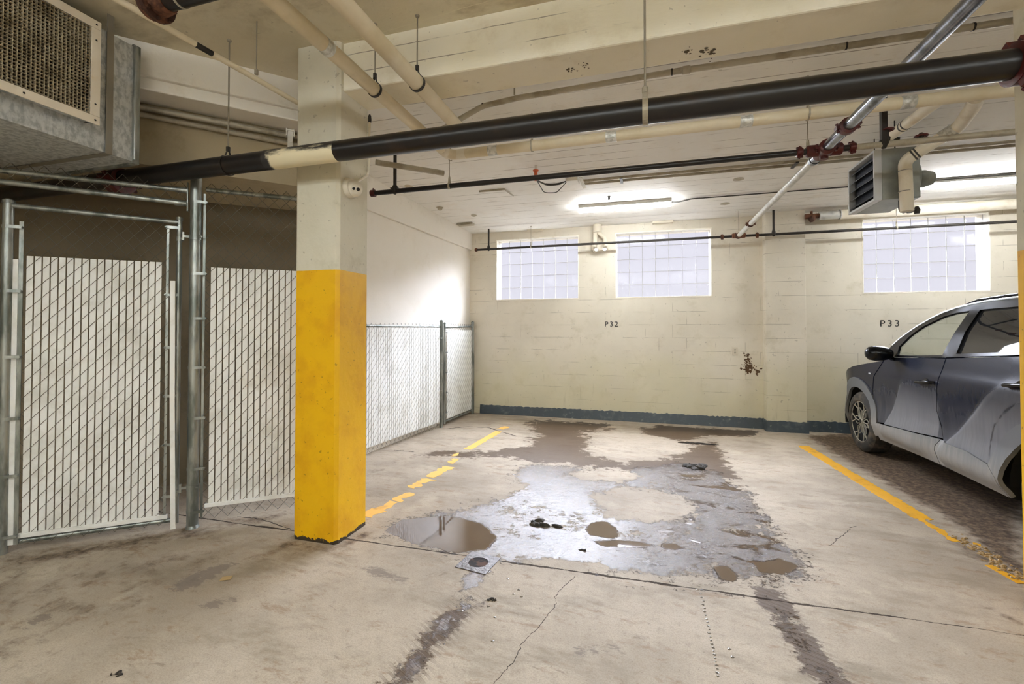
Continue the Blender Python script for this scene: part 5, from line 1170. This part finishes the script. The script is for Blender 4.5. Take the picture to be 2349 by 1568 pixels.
mir(b,mc,1); b.build('side_mirror',M['gblack'],car,smooth=True)
b=MB(); b.bar(side(5.62,1.14,.0),tuple(mc+np.array((-.03,0,-.035))),.05,.03); b.build('mirror_arm',M['gblack'],car,bevel=.004)
# upper surfaces: hood, windscreen, roof, tail, bumper as cross-body lofts
def loft(name,prof,mat,crown=.03,n=14,zlim=None,lift=0,thick=.012,inset=0.0):
    b=MB(); vs=[];fs=[]
    for (y,z) in prof:
        x0=side(y,z)[0]+inset; x1=2*CAR_H-x0
        for k in range(n+1):
            t_=k/n; vs.append((x0+(x1-x0)*t_, y, z+crown*(1-(2*t_-1)**4)))
    for j in range(len(prof)-1):
        for k in range(n): fs.append((j*(n+1)+k,j*(n+1)+k+1,(j+1)*(n+1)+k+1,(j+1)*(n+1)+k))
    b.add(vs,fs); o=b.build(name,mat,car,smooth=True)
    if thick>.005: s=o.modifiers.new('t','SOLIDIFY'); s.thickness=thick; s.offset=-1
    return o
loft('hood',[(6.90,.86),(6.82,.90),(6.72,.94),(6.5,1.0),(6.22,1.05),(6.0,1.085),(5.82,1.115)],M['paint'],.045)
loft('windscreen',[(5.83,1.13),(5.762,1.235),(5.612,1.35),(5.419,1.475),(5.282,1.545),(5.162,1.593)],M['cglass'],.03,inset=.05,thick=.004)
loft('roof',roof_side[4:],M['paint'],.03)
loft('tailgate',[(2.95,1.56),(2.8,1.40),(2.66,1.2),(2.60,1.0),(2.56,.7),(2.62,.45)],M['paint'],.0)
loft('rear_bumper',[(2.62,.46),(2.575,.42),(2.58,.34),(2.64,.27)],M['clad'],.0)
for sx_ in (0,1):
    b=MB(); x_=side(2.62,1.0)[0]+.02 if not sx_ else 2*CAR_H-side(2.62,1.0)[0]-.27; b.box((x_,2.575,.93),(x_+.25,2.66,1.03)); b.build('tail_light',M['red'],car,bevel=.01)
b=MB(); vs=[];fs=[]; prof=[(6.93,.28),(7.0,.34),(7.0,.55),(6.97,.70),(6.90,.86)]
for (y,z) in prof:
    x0=side(y,z)[0]; x1=2*CAR_H-x0
    for k in range(15): t_=k/14; vs.append((x0+(x1-x0)*t_,y+.12*(1-(2*t_-1)**2),z))
for j in range(4):
    for k in range(14): fs.append((j*15+k,j*15+k+1,(j+1)*15+k+1,(j+1)*15+k))
b.add(vs,fs); b.build('front_bumper',M['gblack'],car,smooth=True)
# inner body so that wheel wells and cabin are closed
b=MB(); b.box((XC+.10,4.12,.24),(2*CAR_H-XC-.10,5.93,.30)); b.box((XC+.34,2.75,.28),(2*CAR_H-XC-.34,6.9,.9)); b.box((XC+.10,4.12,.30),(XC+.14,5.9,1.05)); b.build('underbody',M['under'],car)
b=MB()
for cy in (YW1,YW2):
    b=MB(); n=20; A=[(cy+.43*math.cos(a),RW+.44*math.sin(a)) for a in np.linspace(rad(-12),rad(192),n)]; vs=[(XC+.04,y,z) for y,z in A]+[(XC+.34,y,z) for y,z in A]; b.add(vs,[(i,i+1,n+i+1,n+i) for i in range(n-1)]); b.add([(XC+.34,y,z) for y,z in A],[tuple(range(n))]); b.build('wheel_liner',M['under'],car)
b=MB(); b.box((XC+.25,4.3,.9),(XC+.75,4.55,1.38)); b.box((XC+.25,4.3,.7),(XC+.75,4.85,.95)); b.box((XC+.38,4.33,1.36),(XC+.62,4.45,1.56)); b.build('seat',M['seat'],car,bevel=.05)
b=MB(); b.box((XC+.2,5.45,.8),(2*CAR_H-XC-.2,5.8,1.10)); b.build('dashboard',M['gblack'],car,bevel=.04)
b=MB(); b.box((XC+.36,3.2,1.585),(2*CAR_H-XC-.36,4.9,1.60)) ; b.build('headliner',M['seat'],car)
# badge on the fender
b=MB(); c=np.array(side(6.05,.955,.004)); b.obox(c,(0,1,0),(0,0,1),(1,0,0),.024,.008,.002); b.build('fender_badge',M['chrome'],car,bevel=.002)
def wheel(cy,xface,sgn=1):
    c=np.array((xface,cy,RW)); ax=(sgn,0,0)
    b=MB(); b.lathe(c,ax,[(.012,.235),(.0,.25),(.0,.30),(.012,.33),(.035,RW-.002),(.12,RW),(.19,RW-.002),(.215,.33),(.225,.24),(.20,.235),(.05,.232)],48,caps=False)
    w=b.build('wheel',M['tyre'],car,smooth=True)
    b=MB(); b.lathe(c,ax,[(.06,.02),(.075,.10),(.10,.18),(.045,.222),(.012,.236),(.02,.239),(.20,.236)],48,caps=False); b.build('rim',M['rimdark'],w,smooth=True)
    b=MB(); U=np.array((0,1,0.)); V=np.array((0,0,1.)); X=np.array((sgn*1.0,0,0))
    def pt(r,a,d): return c+U*r*math.cos(a)+V*r*math.sin(a)+X*d
    for k in range(6):
        a=2*PI*k/6+rad(2); e=rad(17)
        b.bar(pt(.02,a,.028),pt(.150,a,.026),.010,.011,up=(1,0,0)); 
        for s_ in (-1,1):
            b.bar(pt(.148,a,.026),pt(.232,a+s_*e*.75,.014),.009,.011,up=(1,0,0))
            b.bar(pt(.03,a+s_*rad(9),.03),pt(.125,a+s_*rad(24),.03),.006,.010,up=(1,0,0)); b.bar(pt(.125,a+s_*rad(24),.03),pt(.165,a+s_*rad(10),.028),.006,.010,up=(1,0,0))
    b.lathe(c,ax,[(.012,.034),(.014,.035),(.03,.034)],20)
    b.tube(arc_pts(c+X*.012,U,V,.234,0,2*PI,49)[:-1],.0035,6,closed=True); b.build('wheel_spokes',M['rim'],w)
    b=MB(); b.lathe(c-X*.0,ax,[(.008,.024),(.016,.026)],20); b.build('hub_cap',M['rimdark'],w)
for cy in (YW1,YW2): wheel(cy,XC+.03); wheel(cy,2*CAR_H-XC-.03,-1)
